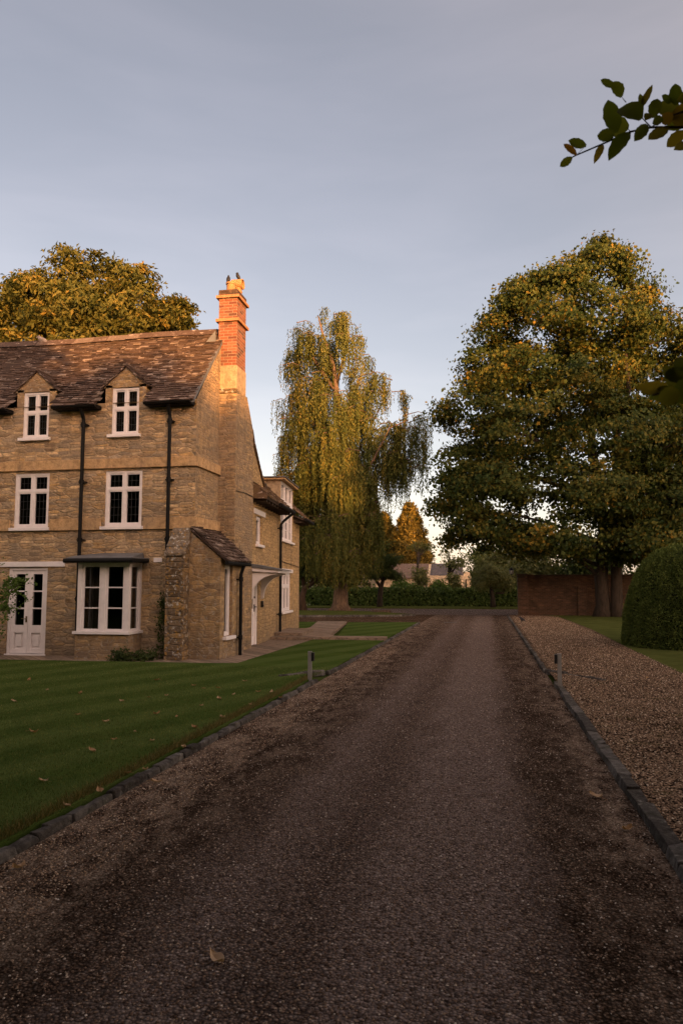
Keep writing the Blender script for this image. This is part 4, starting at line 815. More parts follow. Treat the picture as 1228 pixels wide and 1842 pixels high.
# weeping birch: hanging strands
def weeping():
    YB = 46.3; base = P(612, 1100, YB); base.z = 0
    t = thing('weeping_birch_tree', base, 'tall weeping birch with long hanging golden strands beyond the house', 'tree')
    r = random.Random(5); m = MB()
    spine = [(base.x, YB, -.1), T(612, 1085, YB), T(614, 1040, YB), T(620, 950, YB), T(625, 860, YB), T(612, 760, YB), T(600, 660, YB), T(580, 600, YB), T(572, 568, YB)]
    m.tube(spine, [.74, .48, .40, .35, .29, .2, .13, .08, .03], 12)
    for k in range(7):
        a = k * .9; m.tube([(base.x + math.cos(a) * .95, YB + math.sin(a) * .9, -.12), (base.x + math.cos(a) * .5, YB + math.sin(a) * .5, .12), (base.x + math.cos(a) * .3, YB + math.sin(a) * .3, .6)], [.13, .17, .12], 7)
    big = [[T(625, 900, YB), T(655, 860, YB - 1), T(680, 810, YB - 1.5), T(700, 770, YB - 1.6), T(735, 755, YB - 1.2)], [T(640, 880, YB), T(690, 845, YB + 1), T(720, 830, YB + 1)], [T(612, 760, YB), T(640, 700, YB - 1), T(655, 655, YB - 1)], [T(600, 700, YB), T(560, 640, YB - .8), T(545, 612, YB - .8), T(540, 604, YB)], [T(612, 800, YB), T(560, 760, YB - 1), T(525, 740, YB)], [T(620, 850, YB), T(570, 830, YB + 1), T(525, 850, YB)], [T(605, 690, YB), T(625, 620, YB - .5), T(622, 570, YB)], [T(625, 860, YB), T(650, 800, YB + 1), T(690, 720, YB)]]
    for pts in big: m.tube(pts, [.12 * (1 - .8 * i / (len(pts) - 1)) for i in range(len(pts))], 7)
    bl = [(545, 585, 28, 22, 90, 1), (590, 572, 30, 16, 80, 1), (622, 580, 14, 18, 60, .9), (640, 612, 10, 14, 55, .5), (560, 640, 45, 40, 90, 1.2), (615, 640, 35, 45, 90, 1.2), (530, 660, 14, 40, 80, .8), (600, 710, 70, 45, 110, 1.6), (660, 660, 26, 22, 80, 1), (675, 690, 18, 20, 70, .8), (525, 735, 24, 26, 90, 1), (515, 800, 12, 40, 80, .6), (560, 770, 50, 40, 110, 1.4), (630, 770, 60, 45, 120, 1.6),
          (715, 718, 24, 16, 60, .9), (730, 755, 32, 24, 90, 1), (752, 790, 16, 22, 90, .8), (700, 790, 40, 30, 100, 1.2), (660, 830, 50, 45, 120, 1.5), (590, 850, 60, 50, 120, 1.7), (550, 870, 40, 30, 90, 1.2), (610, 920, 55, 50, 120, 1.8), (580, 960, 35, 50, 110, 1.5), (640, 960, 30, 50, 100, 1.4), (665, 900, 22, 50, 110, 1), (600, 1000, 40, 25, 60, 1.6), (720, 840, 36, 25, 70, 1), (510, 850, 10, 20, 60, .5)]
    bl += [(612, 800, 45, 40, 110, -1), (600, 880, 50, 40, 120, -1), (625, 930, 40, 40, 120, -1), (605, 985, 38, 30, 90, -1), (575, 900, 30, 50, 110, 1.2)]; bl += [(614, 770, 34, 30, 110, -1), (616, 850, 30, 40, 110, -1), (612, 930, 30, 40, 110, -1), (610, 720, 40, 30, 100, -1)]; wt = [b[2] * b[3] + 200 for b in bl]; A = []; N_ = []; X_ = []; L_ = []; RD = []
    for sp_ in range(880):                                    # sprays: an arching branchlet with a curtain of strands
        px, py, rx, ry, ln, dd = r.choices(bl, wt)[0]; a = r.random() * 6.28; q = r.random() ** .4
        p0 = P(px + rx * q * math.cos(a), py + ry * q * math.sin(a), YB + (r.uniform(-1, 1) * dd * 1.3 if dd > 0 else r.uniform(-1.9, -.6)))
        if noise.noise(p0 * .5) < -.19: continue
        ax_ = Vector(((p0.x - P(px, py, YB).x) * .5 + r.uniform(-.5, .5), r.uniform(-1, 1), 0)); ax_ = ax_.normalized() * r.uniform(.35, .95); col0 = min(1, max(0, r.gauss(.5, .2))); lmax = ln * r.uniform(.5, 1.15) * YB / FPX
        m.tube([p0 - ax_ - Vector((0, 0, .1)), p0 + Vector((0, 0, .12)), p0 + ax_ - Vector((0, 0, .15))], [.035, .022, .008], 4, caps=False)
        for s in range(r.randint(9, 17)):
            f0 = r.uniform(-1, 1); p = p0 + ax_ * f0 + Vector((r.gauss(0, .10), r.gauss(0, .14), .12 - .25 * f0 * f0)); length = lmax * r.uniform(.3, 1.0)
            length = min(length, p.z - (1.2 + 1.3 * r.random()))
            if length < .3: continue
            dx, dy = r.uniform(-.12, .12), r.uniform(-.12, .12); n = int(length / .062); sw = r.uniform(.035, .085)
            for i in range(n):
                f = i / n
                c = p + Vector((dx * f + r.gauss(0, sw * (1.1 - .7 * f)), dy * f + r.gauss(0, sw * (1.1 - .7 * f)), -length * f + r.gauss(0, .03)))
                A.append(c); o_ = Vector((c.x - base.x, c.y - YB - .6, 0)).normalized(); N_.append((o_.x + r.gauss(0, .5), o_.y + r.gauss(0, .5), r.gauss(.1, .4))); X_.append((r.gauss(0, .5), r.gauss(0, .5), -1)); L_.append(r.uniform(.10, .2)); RD.append(min(1, max(0, col0 + r.gauss(0, .2))))
    m.build('trunk', M['bark_birch'], t, smooth=True, recalc=False)
    A = np.array(A); q = leaf_quads(A, unit(np.array(N_)), np.array(X_), np.array(L_), np.array(L_) * .42)
    np_mesh('crown', q, 4, M['lf_birch'], t, np.array(RD))
weeping()

# dark tree with a leaning trunk, left of the birch
YD = 48; d0 = P(545, 1097, YD); d0.z = 0
make_tree('leaning_tree', 'small dark tree with a curved leaning trunk between the house and the birch', 'tree', d0, [([d0 - Vector((0, 0, .1)), T(543, 1075, YD), T(548, 1058, YD), T(562, 1048, YD), T(580, 1030, YD), T(585, 990, YD)], [.3, .22, .19, .17, .14, .06]), ([T(548, 1058, YD), T(540, 1020, YD), T(535, 980, YD)], [.15, .1, .05])],
          [B(560, 1015, 32, 28, YD), B(585, 1000, 30, 40, YD), B(545, 975, 28, 28, YD), B(525, 1010, 30, 30, YD), B(575, 960, 30, 26, YD, 1), B(550, 1035, 22, 10, YD)], 210, 60, .5, .2, M['lf_dark'], M['bark_dark'], 31, 16, hole=-.3)
# two clipped trees in front of the hedge
YP = 54.5; p0 = P(683, 1092, YP); p0.z = 0
make_tree('pine_tree', 'small forked pine with dark needle pads on a pale trunk before the hedge', 'tree', p0, [([p0, T(683, 1075, YP), T(685, 1055, YP), T(690, 1040, YP), T(708, 1018, YP)], [.24, .19, .17, .12, .05]), ([T(684, 1056, YP), T(672, 1038, YP), T(664, 1028, YP)], [.13, .09, .04]), ([T(690, 1040, YP), T(697, 1028, YP), T(715, 1030, YP)], [.07, .05, .03])],
          [B(706, 1006, 17, 9, YP), B(690, 1012, 20, 10, YP), B(672, 1028, 17, 12, YP), B(710, 1034, 12, 8, YP), B(690, 1028, 20, 8, YP)], 210, 90, .3, .16, M['lf_dark'], M['bark'], 41, 10, hole=-.5, asp=.25, shell=.2)
p1 = P(886, 1092, YP); p1.z = 0
make_tree('pollarded_tree', 'bushy clipped tree with a short pale trunk beside the brick wall end', 'tree', p1, [([p1, T(886, 1080, YP), T(884, 1064, YP), T(880, 1045, YP)], [.22, .17, .15, .08]), ([T(885, 1068, YP), T(905, 1066, YP), T(909, 1052, YP)], [.1, .09, .06])],
          [B(868, 1048, 22, 13, YP), B(885, 1040, 26, 18, YP), B(910, 1048, 15, 13, YP), B(898, 1038, 20, 12, YP), B(880, 1026, 18, 10, YP)], 230, 75, .35, .17, M['lf_olive'], M['bark'], 43, 12, hole=-.5, asp=.3, shell=.3, up=.9)

# hedge
hd = thing('clipped_hedge', (-12, 58, 0), 'long low clipped beech hedge across the end of the drive', 'hedge')
m = MB(); m.box(-40, 26, 57.35, 58.3, 0, 1.22); m.build('hedge_core', M['core'], hd)
n = 34000; fx = rng.uniform(-40, 26, n); top = rng.random(n) < .28
fz = np.where(top, 1.36 + rng.normal(0, .04, n), rng.uniform(.12, 1.38, n)); fy = np.where(top, rng.uniform(57.2, 58.4, n), 57.22 + rng.normal(0, .07, n))
fy = fy + .10 * np.sin(fx * 1.1) * np.sin(fx * .37) * (~top); fz = fz + .05 * np.sin(fx * .8) * top
nr = unit(rng.normal(size=(n, 3)) * .7 + np.where(top[:, None], [0, 0, 1], [0, -1, .35])); ax = rng.normal(size=(n, 3)) + [0, 0, -.3]
ls = rng.uniform(.12, .24, n); np_mesh('hedge_leaves', leaf_quads(np.column_stack([fx, fy, fz]), nr, ax, ls, ls * .65), 4, M['lf_hedge'], hd)

# yew dome
yw = thing('topiary_yew', (5.62, 21.6, 0), 'big dome of clipped dark green yew on the right lawn', 'topiary')
YR, YH = 2.02, 2.66
m = MB(); nn = 28; prof = [(YR * .93 * math.cos(a * .5 * math.pi) ** .62, .05 + (YH - .12) * math.sin(a * .5 * math.pi)) for a in [i / 12 for i in range(12)]] + [(.02, YH - .07)]
lathe(m, (5.62, 21.6, 0), prof, nn); m.build('yew_core', M['core'], yw, smooth=True, recalc=False)
n = 110000; a = rng.random(n) * 2 * math.pi; e = np.arcsin(rng.random(n)); cr = np.cos(e) ** .62
bump_ = 1 + .012 * np.sin(a * 9 + e * 5) * np.cos(e * 11) + rng.normal(0, .009, n) + .008 * np.sin(a * 23 + 2 * np.sin(e * 9))
yp = np.column_stack([5.62 + YR * cr * np.cos(a) * bump_, 21.6 + YR * cr * np.sin(a) * bump_, .04 + YH * np.sin(e) * bump_])
dn = unit(yp - np.array([5.62, 21.6, .6])); ax = dn * .7 + rng.normal(size=(n, 3)) * .7 + [0, 0, .25]; nr = unit(np.cross(dn, rng.normal(size=(n, 3))) + dn * .5)
ls = rng.uniform(.03, .075, n); np_mesh('yew_foliage', leaf_quads(yp, nr, ax, ls, ls * .38), 4, M['lf_yew'], yw, np.clip(rng.normal(.4, .2, n) + .25 * (bump_ - 1) / .03, 0, 1))

# background: conifers, loose trees and wood beyond the hedge
def conifer(px, pt, Y, seed, label):
    c = P(px, pt, Y); t = thing('conifer_tree', (c.x, Y, 0), label, 'tree', 'sunlit conifers beyond the hedge'); r = np.random.default_rng(seed); h = c.z; m = MB(); m.tube([(c.x, Y, 0), (c.x, Y, h * .6), (c.x, Y, h)], [.35, .2, .03], 8); m.build('trunk', M['bark'], t, smooth=True, recalc=False)
    n = 22000; f = r.random(n) ** .65; rad = .2 + f ** .8 * h * .36; lay = np.abs(np.sin(f * 26 + r.normal(0, .3, n))); a = r.random(n) * 6.28; rr = rad * (.45 + .6 * r.random(n) ** .5) * (.7 + .3 * lay) * (1 + .15 * np.sin(a * 5 + f * 9))
    p = np.column_stack([c.x + rr * np.cos(a), Y + rr * np.sin(a), h * (1 - f) - .10 * rr]); d = np.column_stack([np.cos(a), np.sin(a), np.full(n, .1)])
    ls = r.uniform(.25, .55, n); np_mesh('crown', leaf_quads(p, unit(r.normal(size=(n, 3)) * .6 + d * .4 + [0, 0, .5]), d + r.normal(size=(n, 3)) * .4 + [0, 0, .25], ls, ls * .4), 4, M['lf_conif'], t)
conifer(736, 903, 95, 1, 'right hand golden conifer with pointed top beyond the barns')
conifer(690, 922, 98, 2, 'golden conifer half hidden behind the weeping birch strands')
def bg(name, label, px, py_top, rx, Y, seed, mleaf, n=150, per=45, lsz=.35, group=None, hole=-.15, crad=.9, trunk=True, low=.3):
    c = P(px, py_top, Y); w_ = rx * Y / FPX; h = c.z; z0 = h * low; r = random.Random(seed)
    bl = [(np.array([c.x + w_ * r.uniform(-.45, .45), Y + w_ * r.uniform(-.4, .4), z0 + (h - z0) * f]), np.array([w_ * (.75 - .45 * f) + .3, w_ * (.7 - .4 * f) + .3, (h - z0) * .2])) for f in (.12, .25, .4, .55, .7, .82)]
    tk = [([(c.x, Y, -.1), (c.x + .1, Y, h * .25), (c.x - .1, Y, h * .5), (c.x, Y, h * .85)], [.05 * h, .035 * h, .025 * h, .008 * h])]
    return make_tree(name, label, 'tree', (c.x, Y, 0), tk, bl, n, per, crad, lsz, mleaf, M['bark'], seed, 18 if trunk else 0, shell=.25, hole=hole, group=group)
bg('loose_tree', 'thin brownish tree with bare twigs showing in front of the barn roof', 752, 976, 38, 66, 51, M['lf_olive'], 34, 24, .17, hole=-.05, crad=.5, low=.62)
bg('loose_tree', 'pale olive tree with sky gaps to the right of the barn roof', 808, 980, 36, 68, 52, M['lf_olive'], 40, 26, .18, hole=-.1, crad=.5, low=.62)
bg('loose_tree', 'grey green tree behind the forked pine', 690, 965, 36, 96, 53, M['lf_dark'], 150, 45, .3, low=.3)
bg('garden_tree', 'leafy tree behind the pollarded tree near the wall end', 890, 985, 55, 66, 54, M['lf_olive'], 200, 50, .28, low=.12)
bg('garden_tree', 'mid green tree rising over the left end of the brick wall', 965, 975, 60, 60, 55, M['lf_olive'], 190, 50, .28, low=.1)
bg('garden_tree', 'dark tree behind the maple trunks', 1060, 960, 70, 58, 56, M['lf_dark'], 230, 50, .3, low=.05)
bg('garden_tree', 'dark tree above the yew dome', 1180, 930, 80, 56, 57, M['lf_dark'], 260, 50, .3, low=.05)
bg('garden_tree', 'dark tree at the right edge behind the yew dome', 1290, 890, 80, 54, 58, M['lf_dark'], 230, 50, .3, low=.05)
bg('garden_tree', 'tall green tree between the barn roof and the maple', 858, 968, 26, 92, 59, M['lf_dark'], 170, 45, .35, low=.1)
bg('garden_tree', 'dark tree just past the far corner of the house', 520, 930, 50, 60, 60, M['lf_dark'], 220, 55, .28, low=.1)
bg('garden_tree', 'dark tree behind the birch trunk', 600, 945, 55, 72, 61, M['lf_dark'], 200, 50, .32, low=.06)
bg('garden_tree', 'dark tree between the birch and the utility pole', 665, 985, 38, 100, 62, M['lf_dark'], 150, 45, .4, low=.1)
def shrub(px, py, rx, ry, Y, seed, label, mleaf, n=60, name='shrub', lsz=.16, per=50, crad=.35):
    c = P(px, py, Y); s = Y / FPX; top = c.z + ry * s; base = Vector((c.x, Y, 0)); r = random.Random(seed)
    bl = [(np.array([c.x, Y, max(.2, top * .55)]), np.array([rx * s, rx * s, top * .45]))]
    return make_tree(name, label, 'shrub', base, [([(c.x, Y, -.05), (c.x, Y, top * .4), (c.x + .05, Y, top * .75)], [.06, .05, .02])], bl, n, per, crad, lsz, mleaf, M['bark'], seed, 8, shell=.3, hole=-.6, limb_r=.03)
shrub(722, 1048, 20, 8, 60, 71, 'bright green shrub above the hedge left of the barn window', M['lf_green'])
shrub(790, 1050, 18, 8, 60, 72, 'green shrub above the hedge in front of the barn wall', M['lf_green'])
shrub(752, 1035, 14, 18, 63, 73, 'grey green young tree in front of the barn wall', M['lf_olive'], 60)
shrub(815, 1035, 10, 10, 62, 74, 'small grey shrub before the barn gable wall', M['lf_olive'], 40)
tuft = None
r = random.Random(77)
for k, px in enumerate([545, 590, 636, 655, 742, 770, 779, 800, 823, 853, 873, 890, 921]):
    c = P(px, 1090, 57.0); x = c.x
    if tuft is None:
        tuft = thing('hosta_plant', (x, 56.95, .05), 'pale leafy plant at the foot of the clipped hedge', 'plant', 'pale plants along the hedge foot')
        cl = [(np.array([x + r.gauss(0, .14), 56.95 + r.gauss(0, .08), .12 + r.random() * .2]), np.array([0, -.5, .6])) for _ in range(9)]
        q, rd = crown_leaves(cl, 7, .12, .7, .22, 5, .6); np_mesh('leaves', q, 4, leaf('pale_leaves', [(0, (.14, .2, .09)), (1, (.4, .45, .3))], .2), tuft, rd)
    else:
        o = copy_tree(tuft); s = r.uniform(.6, 1.25); o.location = (x, 56.95 + r.uniform(-.05, .1), .05); o.rotation_euler.z = r.uniform(-.4, .4); o.scale = (s, s, s)
# wood far off on every side so that the horizon is closed
wl = []
for k in range(330):
    an = rng.uniform(-2.4, 2.4); d = rng.uniform(125, 190); wl.append((np.array([math.sin(an) * d, math.cos(an) * d + 20, rng.uniform(.5, 3.4)]), np.array([0, -.5, .5])))
q, rd = crown_leaves(wl, 70, 5.5, .75, 1.3, 77); props(np_mesh('far_wood', q, 4, M['lf_dark'], None, rd), 'dark line of far woodland closing the horizon', 'woodland', kind='stuff')

# unseen trees added behind and beside the camera, sized to throw the evening shade over the drive, the lawn and the walls
DS = Vector((math.sin(SUN_AZ), -math.cos(SUN_AZ), 0)); ES = Vector((math.cos(SUN_AZ), math.sin(SUN_AZ), 0))
def shade_tree(s, t, h, rad, seed, label, c=None, low=0, keep=None):
    c = c or DS * t + ES * s; r = random.Random(seed)
    bl = [(np.array([c.x + r.uniform(-.2, .2) * rad, c.y + r.uniform(-.2, .2) * rad, h * max(f, low)]), np.array([rad * k, rad * k, h * .13])) for f, k in ((.1, 1.0), (.22, 1.05), (.36, 1.0), (.5, .95), (.64, .85), (.77, .65), (.88, .4))]
    make_tree('broadleaf_tree', label, 'tree', (c.x, c.y, 0), [([(c.x, c.y, -.1), (c.x, c.y, h * .4), (c.x, c.y, h * .9)], [.4, .3, .06])], bl, 420, 60, 1.1, .75, M['lf_dark'], M['bark'], seed, 14, shell=.2, hole=-.6, group='unseen shade trees behind the camera', keep=keep)
for i, (s, t, h, rad) in enumerate([(-46, 28, 19, 7), (-37, 30, 20, 7), (-28, 29, 19, 6.5), (-20, 30, 17, 6), (-11, 30, 15.5, 5.5), (.9, 31, 11.4, 2.4), (-3.4, 30, 15.2, 3.6), (3.8, 29, 9.6, 3.2), (8.2, 29, 8.6, 3.0), (12.6, 30, 13.5, 3.6), (18.6, 30, 17.0, 5), (22.7, 32, 17.8, 4.2), (31, 31.5, 17.8, 4.6), (26.8, 31, 17.9, 5.8), (34, 33, 21, 6), (43, 33, 22, 6)]):
    shade_tree(s, t, h, rad, 200 + i, 'unseen tall leafy tree added behind the viewpoint to throw shade')
for i, (x, y, h) in enumerate([(-19, -7, 16), (-28, -14, 17), (-13, -18, 16), (-35, -3, 17), (-22, -22, 17)]): shade_tree(0, 0, h, 5.2, 240 + i, 'unseen tall leafy tree added behind the viewpoint to throw shade', Vector((x, y, 0)))  # unseen trees added so the upper windows reflect dark foliage
shade_tree(0, 0, 15, 5.5, 231, 'unseen big spreading tree added left behind the viewpoint to shade the near ground', Vector((-4.6, -5.2, 0)), .36, lambda p: p[1] < -1.0)  # this and the next tree are added to cut skylight on the near drive
shade_tree(0, 0, 11.5, 4.2, 232, 'unseen broad tree added to the right beside the viewpoint to shade the near ground', Vector((12.5, -4, 0)), .25)

# beech beside the camera: its leafy twigs hang into the picture
def beech():
    bx, byy = 3.6, -1.6
    t = thing('beech_tree', (bx, byy, 0), 'beech whose leafy twigs hang in at the right edge of the view', 'tree'); m = MB(); r = random.Random(8)
    m.tube([(bx, byy, -.1), (bx, byy, .5), (bx - .05, byy + .05, 2), (bx, byy, 4), (bx + .1, byy, 6.6)], [.42, .3, .25, .2, .06], 14)
    tipA, inA = P(1006, 300, 2.1), P(1300, 215, 2.0); tipB, inB = P(1150, 700, 1.45), P(1300, 640, 1.4)
    m.tube([(bx, byy, 2.2), (bx - .3, byy + 1.5, 2.7), inA + Vector((.4, -.2, .05)), inA], [.06, .035, .02, .008], 7)
    m.tube([(bx, byy, 1.8), (bx - .3, byy + 1.3, 2.0), inB + Vector((.4, -.2, .02)), inB], [.05, .03, .015, .006], 7)
    m.build('trunk', M['bark'], t, smooth=True)
    cl = clumps([(np.array([bx + 1.2, byy - 1.0, z]), np.array([k, k, 1.2])) for z, k in ((3.2, 3.2), (4.4, 3.8), (5.6, 3.4), (6.2, 2.6))] + [(np.array(c_), np.array([2.3, 2.2, .6])) for c_ in ((1.0, -.8, 5.7), (2.6, 1.2, 6.2), (-1.6, -1.2, 5.8), (.3, .8, 6.4), (-1.5, 1.2, 6.4))], 900, 8, .3, -.5)  # unseen canopy over the camera is added to shade the near drive
    cl = [c for c in cl if c[0][2] < 6.9 and (not (c[0][1] > -1.2 and c[0][0] < c[0][1] * .34 + 2.2) or c[0][2] - 1.65 > 1.25 * c[0][1] + 1.9)]
    q, rd = crown_leaves(cl, 60, .8, .5, .19, 9); np_mesh('crown', q, 4, M['lf_beech'], t, rd)
    def beech_leaf(mb, a, tip, wid, nrm, curl, rnd):
        a, tip = Vector(a), Vector(tip); ax = tip - a; ln = ax.length; b = ax.cross(nrm).normalized(); nn = b.cross(ax).normalized(); rows = []
        for i in range(9):
            f = i / 8; w2 = wid * (math.sin(math.pi * min(1, f * .92 + .04)) ** .75) * (1 - .15 * f) if i < 8 else 0
            c = a + ax * f + nn * (-curl * ln * (f - .4) ** 2); wob = 1 + .05 * (-1) ** i
            rows.append([c - b * w2 * .5 * wob + nn * w2 * .16, c, c + b * w2 * .5 * wob + nn * w2 * .16])
        vs = [p for q in rows for p in q]; fs = []
        for i in range(8):
            for k in range(2): fs.append((i * 3 + k, i * 3 + k + 1, i * 3 + k + 4, i * 3 + k + 3))
        mb.add(vs, fs, rnd)
    # sprig: leaf (base px, tip px, width px) read off the picture, placed about two metres away
    def sprig(name, twigs, leaves, Y, label):
        tw = MB()
        for pts, r0 in twigs: tw.tube([P(x, y, Y + dz) for x, y, dz in pts], [r0 * (1 - .6 * i / (len(pts) - 1)) for i in range(len(pts))], 6)
        o = tw.build(name, M['bark_dark'], t, smooth=True); lf = MB()
        for (x0, y0, x1, y1, wp) in leaves:
            dz = r.uniform(-.05, .05); nrm = Vector((r.uniform(-.3, .3), -1, r.uniform(-.3, .3)))
            beech_leaf(lf, P(x0, y0, Y + dz), P(x1, y1, Y + dz + r.uniform(-.025, .025)), 1.12 * wp * Y / FPX, nrm, r.uniform(-.3, .5), min(1, max(0, r.gauss(.5, .3))))
        lf.build('leaves', M['lf_beech'], o, smooth=True, recalc=False); o['label'] = label
    sprig('twig', [([(1300, 215, -.1), (1228, 229, 0), (1170, 229, 0), (1133, 237, 0), (1085, 258, .01), (1036, 279, .01), (1028, 283, .01)], .0045), ([(1170, 229, 0), (1153, 211, .01), (1150, 196, .01)], .002), ([(1125, 184, .02), (1117, 174, .02)], .0015), ([(1133, 237, 0), (1126, 228, 0)], .0013), ([(1260, 190, 0), (1215, 205, 0), (1190, 215, 0), (1170, 229, 0)], .003), ([(1036, 279, 0), (1050, 265, 0)], .001)],
          [(1028, 283, 1006, 300, 14), (1036, 279, 1013, 258, 12), (1053, 263, 1020, 254, 17), (1084, 258, 1069, 290, 13), (1103, 246, 1073, 244, 24), (1105, 240, 1090, 182, 34), (1130, 229, 1095, 232, 36), (1131, 236, 1094, 284, 26), (1152, 213, 1112, 190, 42), (1118, 174, 1100, 146, 22), (1104, 156, 1078, 145, 14), (1150, 197, 1172, 155, 12), (1155, 196, 1150, 170, 10), (1163, 224, 1140, 254, 20), (1172, 212, 1182, 176, 22), (1170, 205, 1160, 215, 16), (1200, 230, 1163, 256, 22), (1230, 236, 1198, 265, 22), (1222, 210, 1180, 188, 40), (1215, 190, 1213, 152, 22), (1205, 185, 1188, 172, 14), (1192, 215, 1172, 222, 20), (1205, 222, 1190, 205, 22), (1250, 215, 1205, 205, 44), (1255, 180, 1216, 178, 30), (1240, 260, 1212, 268, 18), (1240, 200, 1200, 235, 40), (1260, 240, 1222, 240, 30)], 2.1, 'twig of green and bronze leaves against the sky')
    sprig('twig', [([(1320, 640, -.05), (1250, 680, 0), (1215, 700, 0), (1172, 711, 0)], .004)], [(1215, 700, 1196, 655, 34), (1210, 702, 1143, 696, 26), (1216, 700, 1165, 715, 24), (1225, 690, 1205, 662, 36), (1220, 705, 1180, 722, 30), (1250, 690, 1210, 720, 40), (1240, 670, 1222, 640, 40), (1260, 690, 1222, 700, 46)], 1.3, 'blurred dark leafy twig low at the right edge')
beech()

# planting by the house
def leafy(name, label, cat, pts, per, rad, lsz, mleaf, seed, stem):
    t = thing(name, stem[0], label, cat); m = MB(); m.tube(stem, [.02 * (1 - .6 * i / (len(stem) - 1)) for i in range(len(stem))], 6); m.build('stem', M['bark_dark'], t, smooth=True)
    cl = [(np.array(p), np.array([0, -.8, .4])) for p in pts]; q, rd = crown_leaves(cl, per, rad, .8, lsz, seed, .6); np_mesh('foliage', q, 4, mleaf, t, rd); return t
r = random.Random(3)
leafy('climbing_plant', 'dark climbing plant growing in the corner of the stone buttress', 'climber', [(-6.99 - r.random() ** 2 * .22 * (1.4 - z / 1.5), 16.0 - r.random() * .2, z) for z in [r.random() ** .8 * 1.38 for _ in range(70)]], 14, .09, .06, M['lf_dark'], 81, [(-6.99, 15.98, 0), (-6.98, 16.0, .7), (-6.97, 16.03, 1.3)])
leafy('ground_plant', 'low leafy plant at the foot of the bay window plinth', 'plant', [(r.uniform(-7.95, -7.0), 15.35 + r.uniform(-.18, .2), .06 + r.random() * .2 * min(1, (i % 9) / 5)) for i in range(60)], 16, .1, .065, M['lf_dark'], 82, [(-7.3, 15.4, 0), (-7.35, 15.36, .1), (-7.5, 15.3, .16)])
YS = 14.9
leafy('climbing_rose', 'bright green rose branch reaching across the white french doors', 'shrub', [P(r.gauss(12, 15), r.gauss(1080, 18), YS + r.uniform(-.3, .2)) for _ in range(70)] + [P(38 + r.uniform(-14, 14), 1046 + r.uniform(-5, 5), YS) for _ in range(14)] + [P(20 + r.uniform(-8, 8), 1050 + r.uniform(-5, 8), YS) for _ in range(12)] + [P(50, 1078, YS), P(48, 1080, YS), P(55, 1048, YS), P(2, 1130, YS), P(0, 1140, YS)] + [P(-45 + r.gauss(0, 22), 1095 + r.gauss(0, 40), YS) for _ in range(90)], 9, .09, .07, M['lf_green'], 83, [P(-60, 1195, YS), P(-50, 1130, YS), P(-10, 1085, YS), P(40, 1048, YS)])

# ------------------------------------------------------------------ brick wall, lamp, far buildings, pole
gw = thing('garden_wall', (7, 42.3, 0), 'old brown brick garden wall under the maple', 'wall')
m = MB(); m.box(2.15, 26, 42.25, 42.6, -.05, 2.12); m.build('brickwork', M['old_brick'], gw)
m = MB(); m.box(2.1, 26, 42.2, 42.65, 2.12, 2.2); m.build('coping', M['old_brick'], gw, bevel=.02)
m = MB(); m.box(1.6, 2.14, 42.0, 42.6, -.05, 2.18); m.box(1.55, 2.17, 41.96, 42.64, 2.18, 2.24); m.build('pier', M['old_brick'], gw, bevel=.015)
m = MB(); m.box(4.7, 5.2, 42.12, 42.25, -.05, 1.6); m.build('buttress', M['old_brick'], gw, bevel=.02)
lp = thing('wall_lantern', (1.3, 42.3, 2.1), 'black lantern on a bracket at the end of the brick wall', 'lamp')
m = MB(); m.tube([(1.6, 42.3, 2.08), (1.33, 42.3, 2.08), (1.30, 42.3, 2.2)], .025, 8); m.build('bracket', M['iron'], lp)
m = MB(); lathe(m, (1.30, 42.3, 2.2), [(.03, 0), (.09, .04), (.11, .04)], 6); lathe(m, (1.30, 42.3, 2.44), [(.15, 0), (.07, .1), (.02, .16)], 6); 
for k in range(6): a = k * math.pi / 3; m.tube([(1.3 + .09 * math.cos(a), 42.3 + .09 * math.sin(a), 2.24), (1.3 + .13 * math.cos(a), 42.3 + .13 * math.sin(a), 2.44)], .012, 4)
m.build('lamp_frame', M['iron'], lp)
m = MB(); lathe(m, (1.3, 42.3, 2.24), [(.08, 0), (.12, .2)], 6); m.build('lamp_glass', plain('frosted_glass', (.6, .6, .62), .2, .5), lp, recalc=False)

barn = thing('stone_barn', (-6.5, 82, 0), 'long pale stone barn with grey slate roof beyond the hedge', 'building')
m = MB(); m.box(-11.6, -6.2, 80, 86, 0, 2.45); m.box(-6.18, -1.75, 79.7, 86, 0, 2.62); m.prism([(-6.18, 80, 2.62), (-6.18, 86, 2.62), (-6.18, 83, 3.9)], (.25, 0, 0)); m.build('wall', M['barn'], barn)
m = MB(); m.prism([(-11.8, 79.7, 2.4), (-11.8, 83, 3.95), (-11.8, 86.3, 2.4), (-11.8, 86.3, 2.3), (-11.8, 83, 3.8), (-11.8, 79.7, 2.3)], (5.6, 0, 0), .8); m.build('roof', M['slate'], barn)
m = MB(); m.prism([(-5.9, 80.0, 2.64), (-5.9, 83, 3.95), (-5.9, 86.3, 2.64)], (3.3, 0, 0), .5); m.build('roof', M['slate_grey'], barn)
m = MB(); m.box(-2.4, -1.78, 80.0, 80.6, 2.62, 2.95); m.build('chimney', M['barn'], barn)
def FB2(y): return lambda u, d, v: (u, y - d, v)
for a, b, y in ((-9.6, -8.3, 80), (-3.65, -2.7, 79.7), (-6.0, -5.0, 79.7)):
    Fb = FB2(y); m = MB(); m.box(a, b, .0, .05, .85, .93, Fb); m.box(a, b, .0, .05, 1.67, 1.75, Fb); 
    for x in (a, (a + b) / 2 - .04, b - .08): m.box(x, x + .08, .0, .05, .93, 1.67, Fb)
    o = m.build('window', M['oak'], barn); g = MB(); g.add([Fb(a, .02, .9), Fb(b, .02, .9), Fb(b, .02, 1.7), Fb(a, .02, 1.7)], [(0, 1, 2, 3)]); g.build('pane', M['black_plastic'], o, recalc=False)
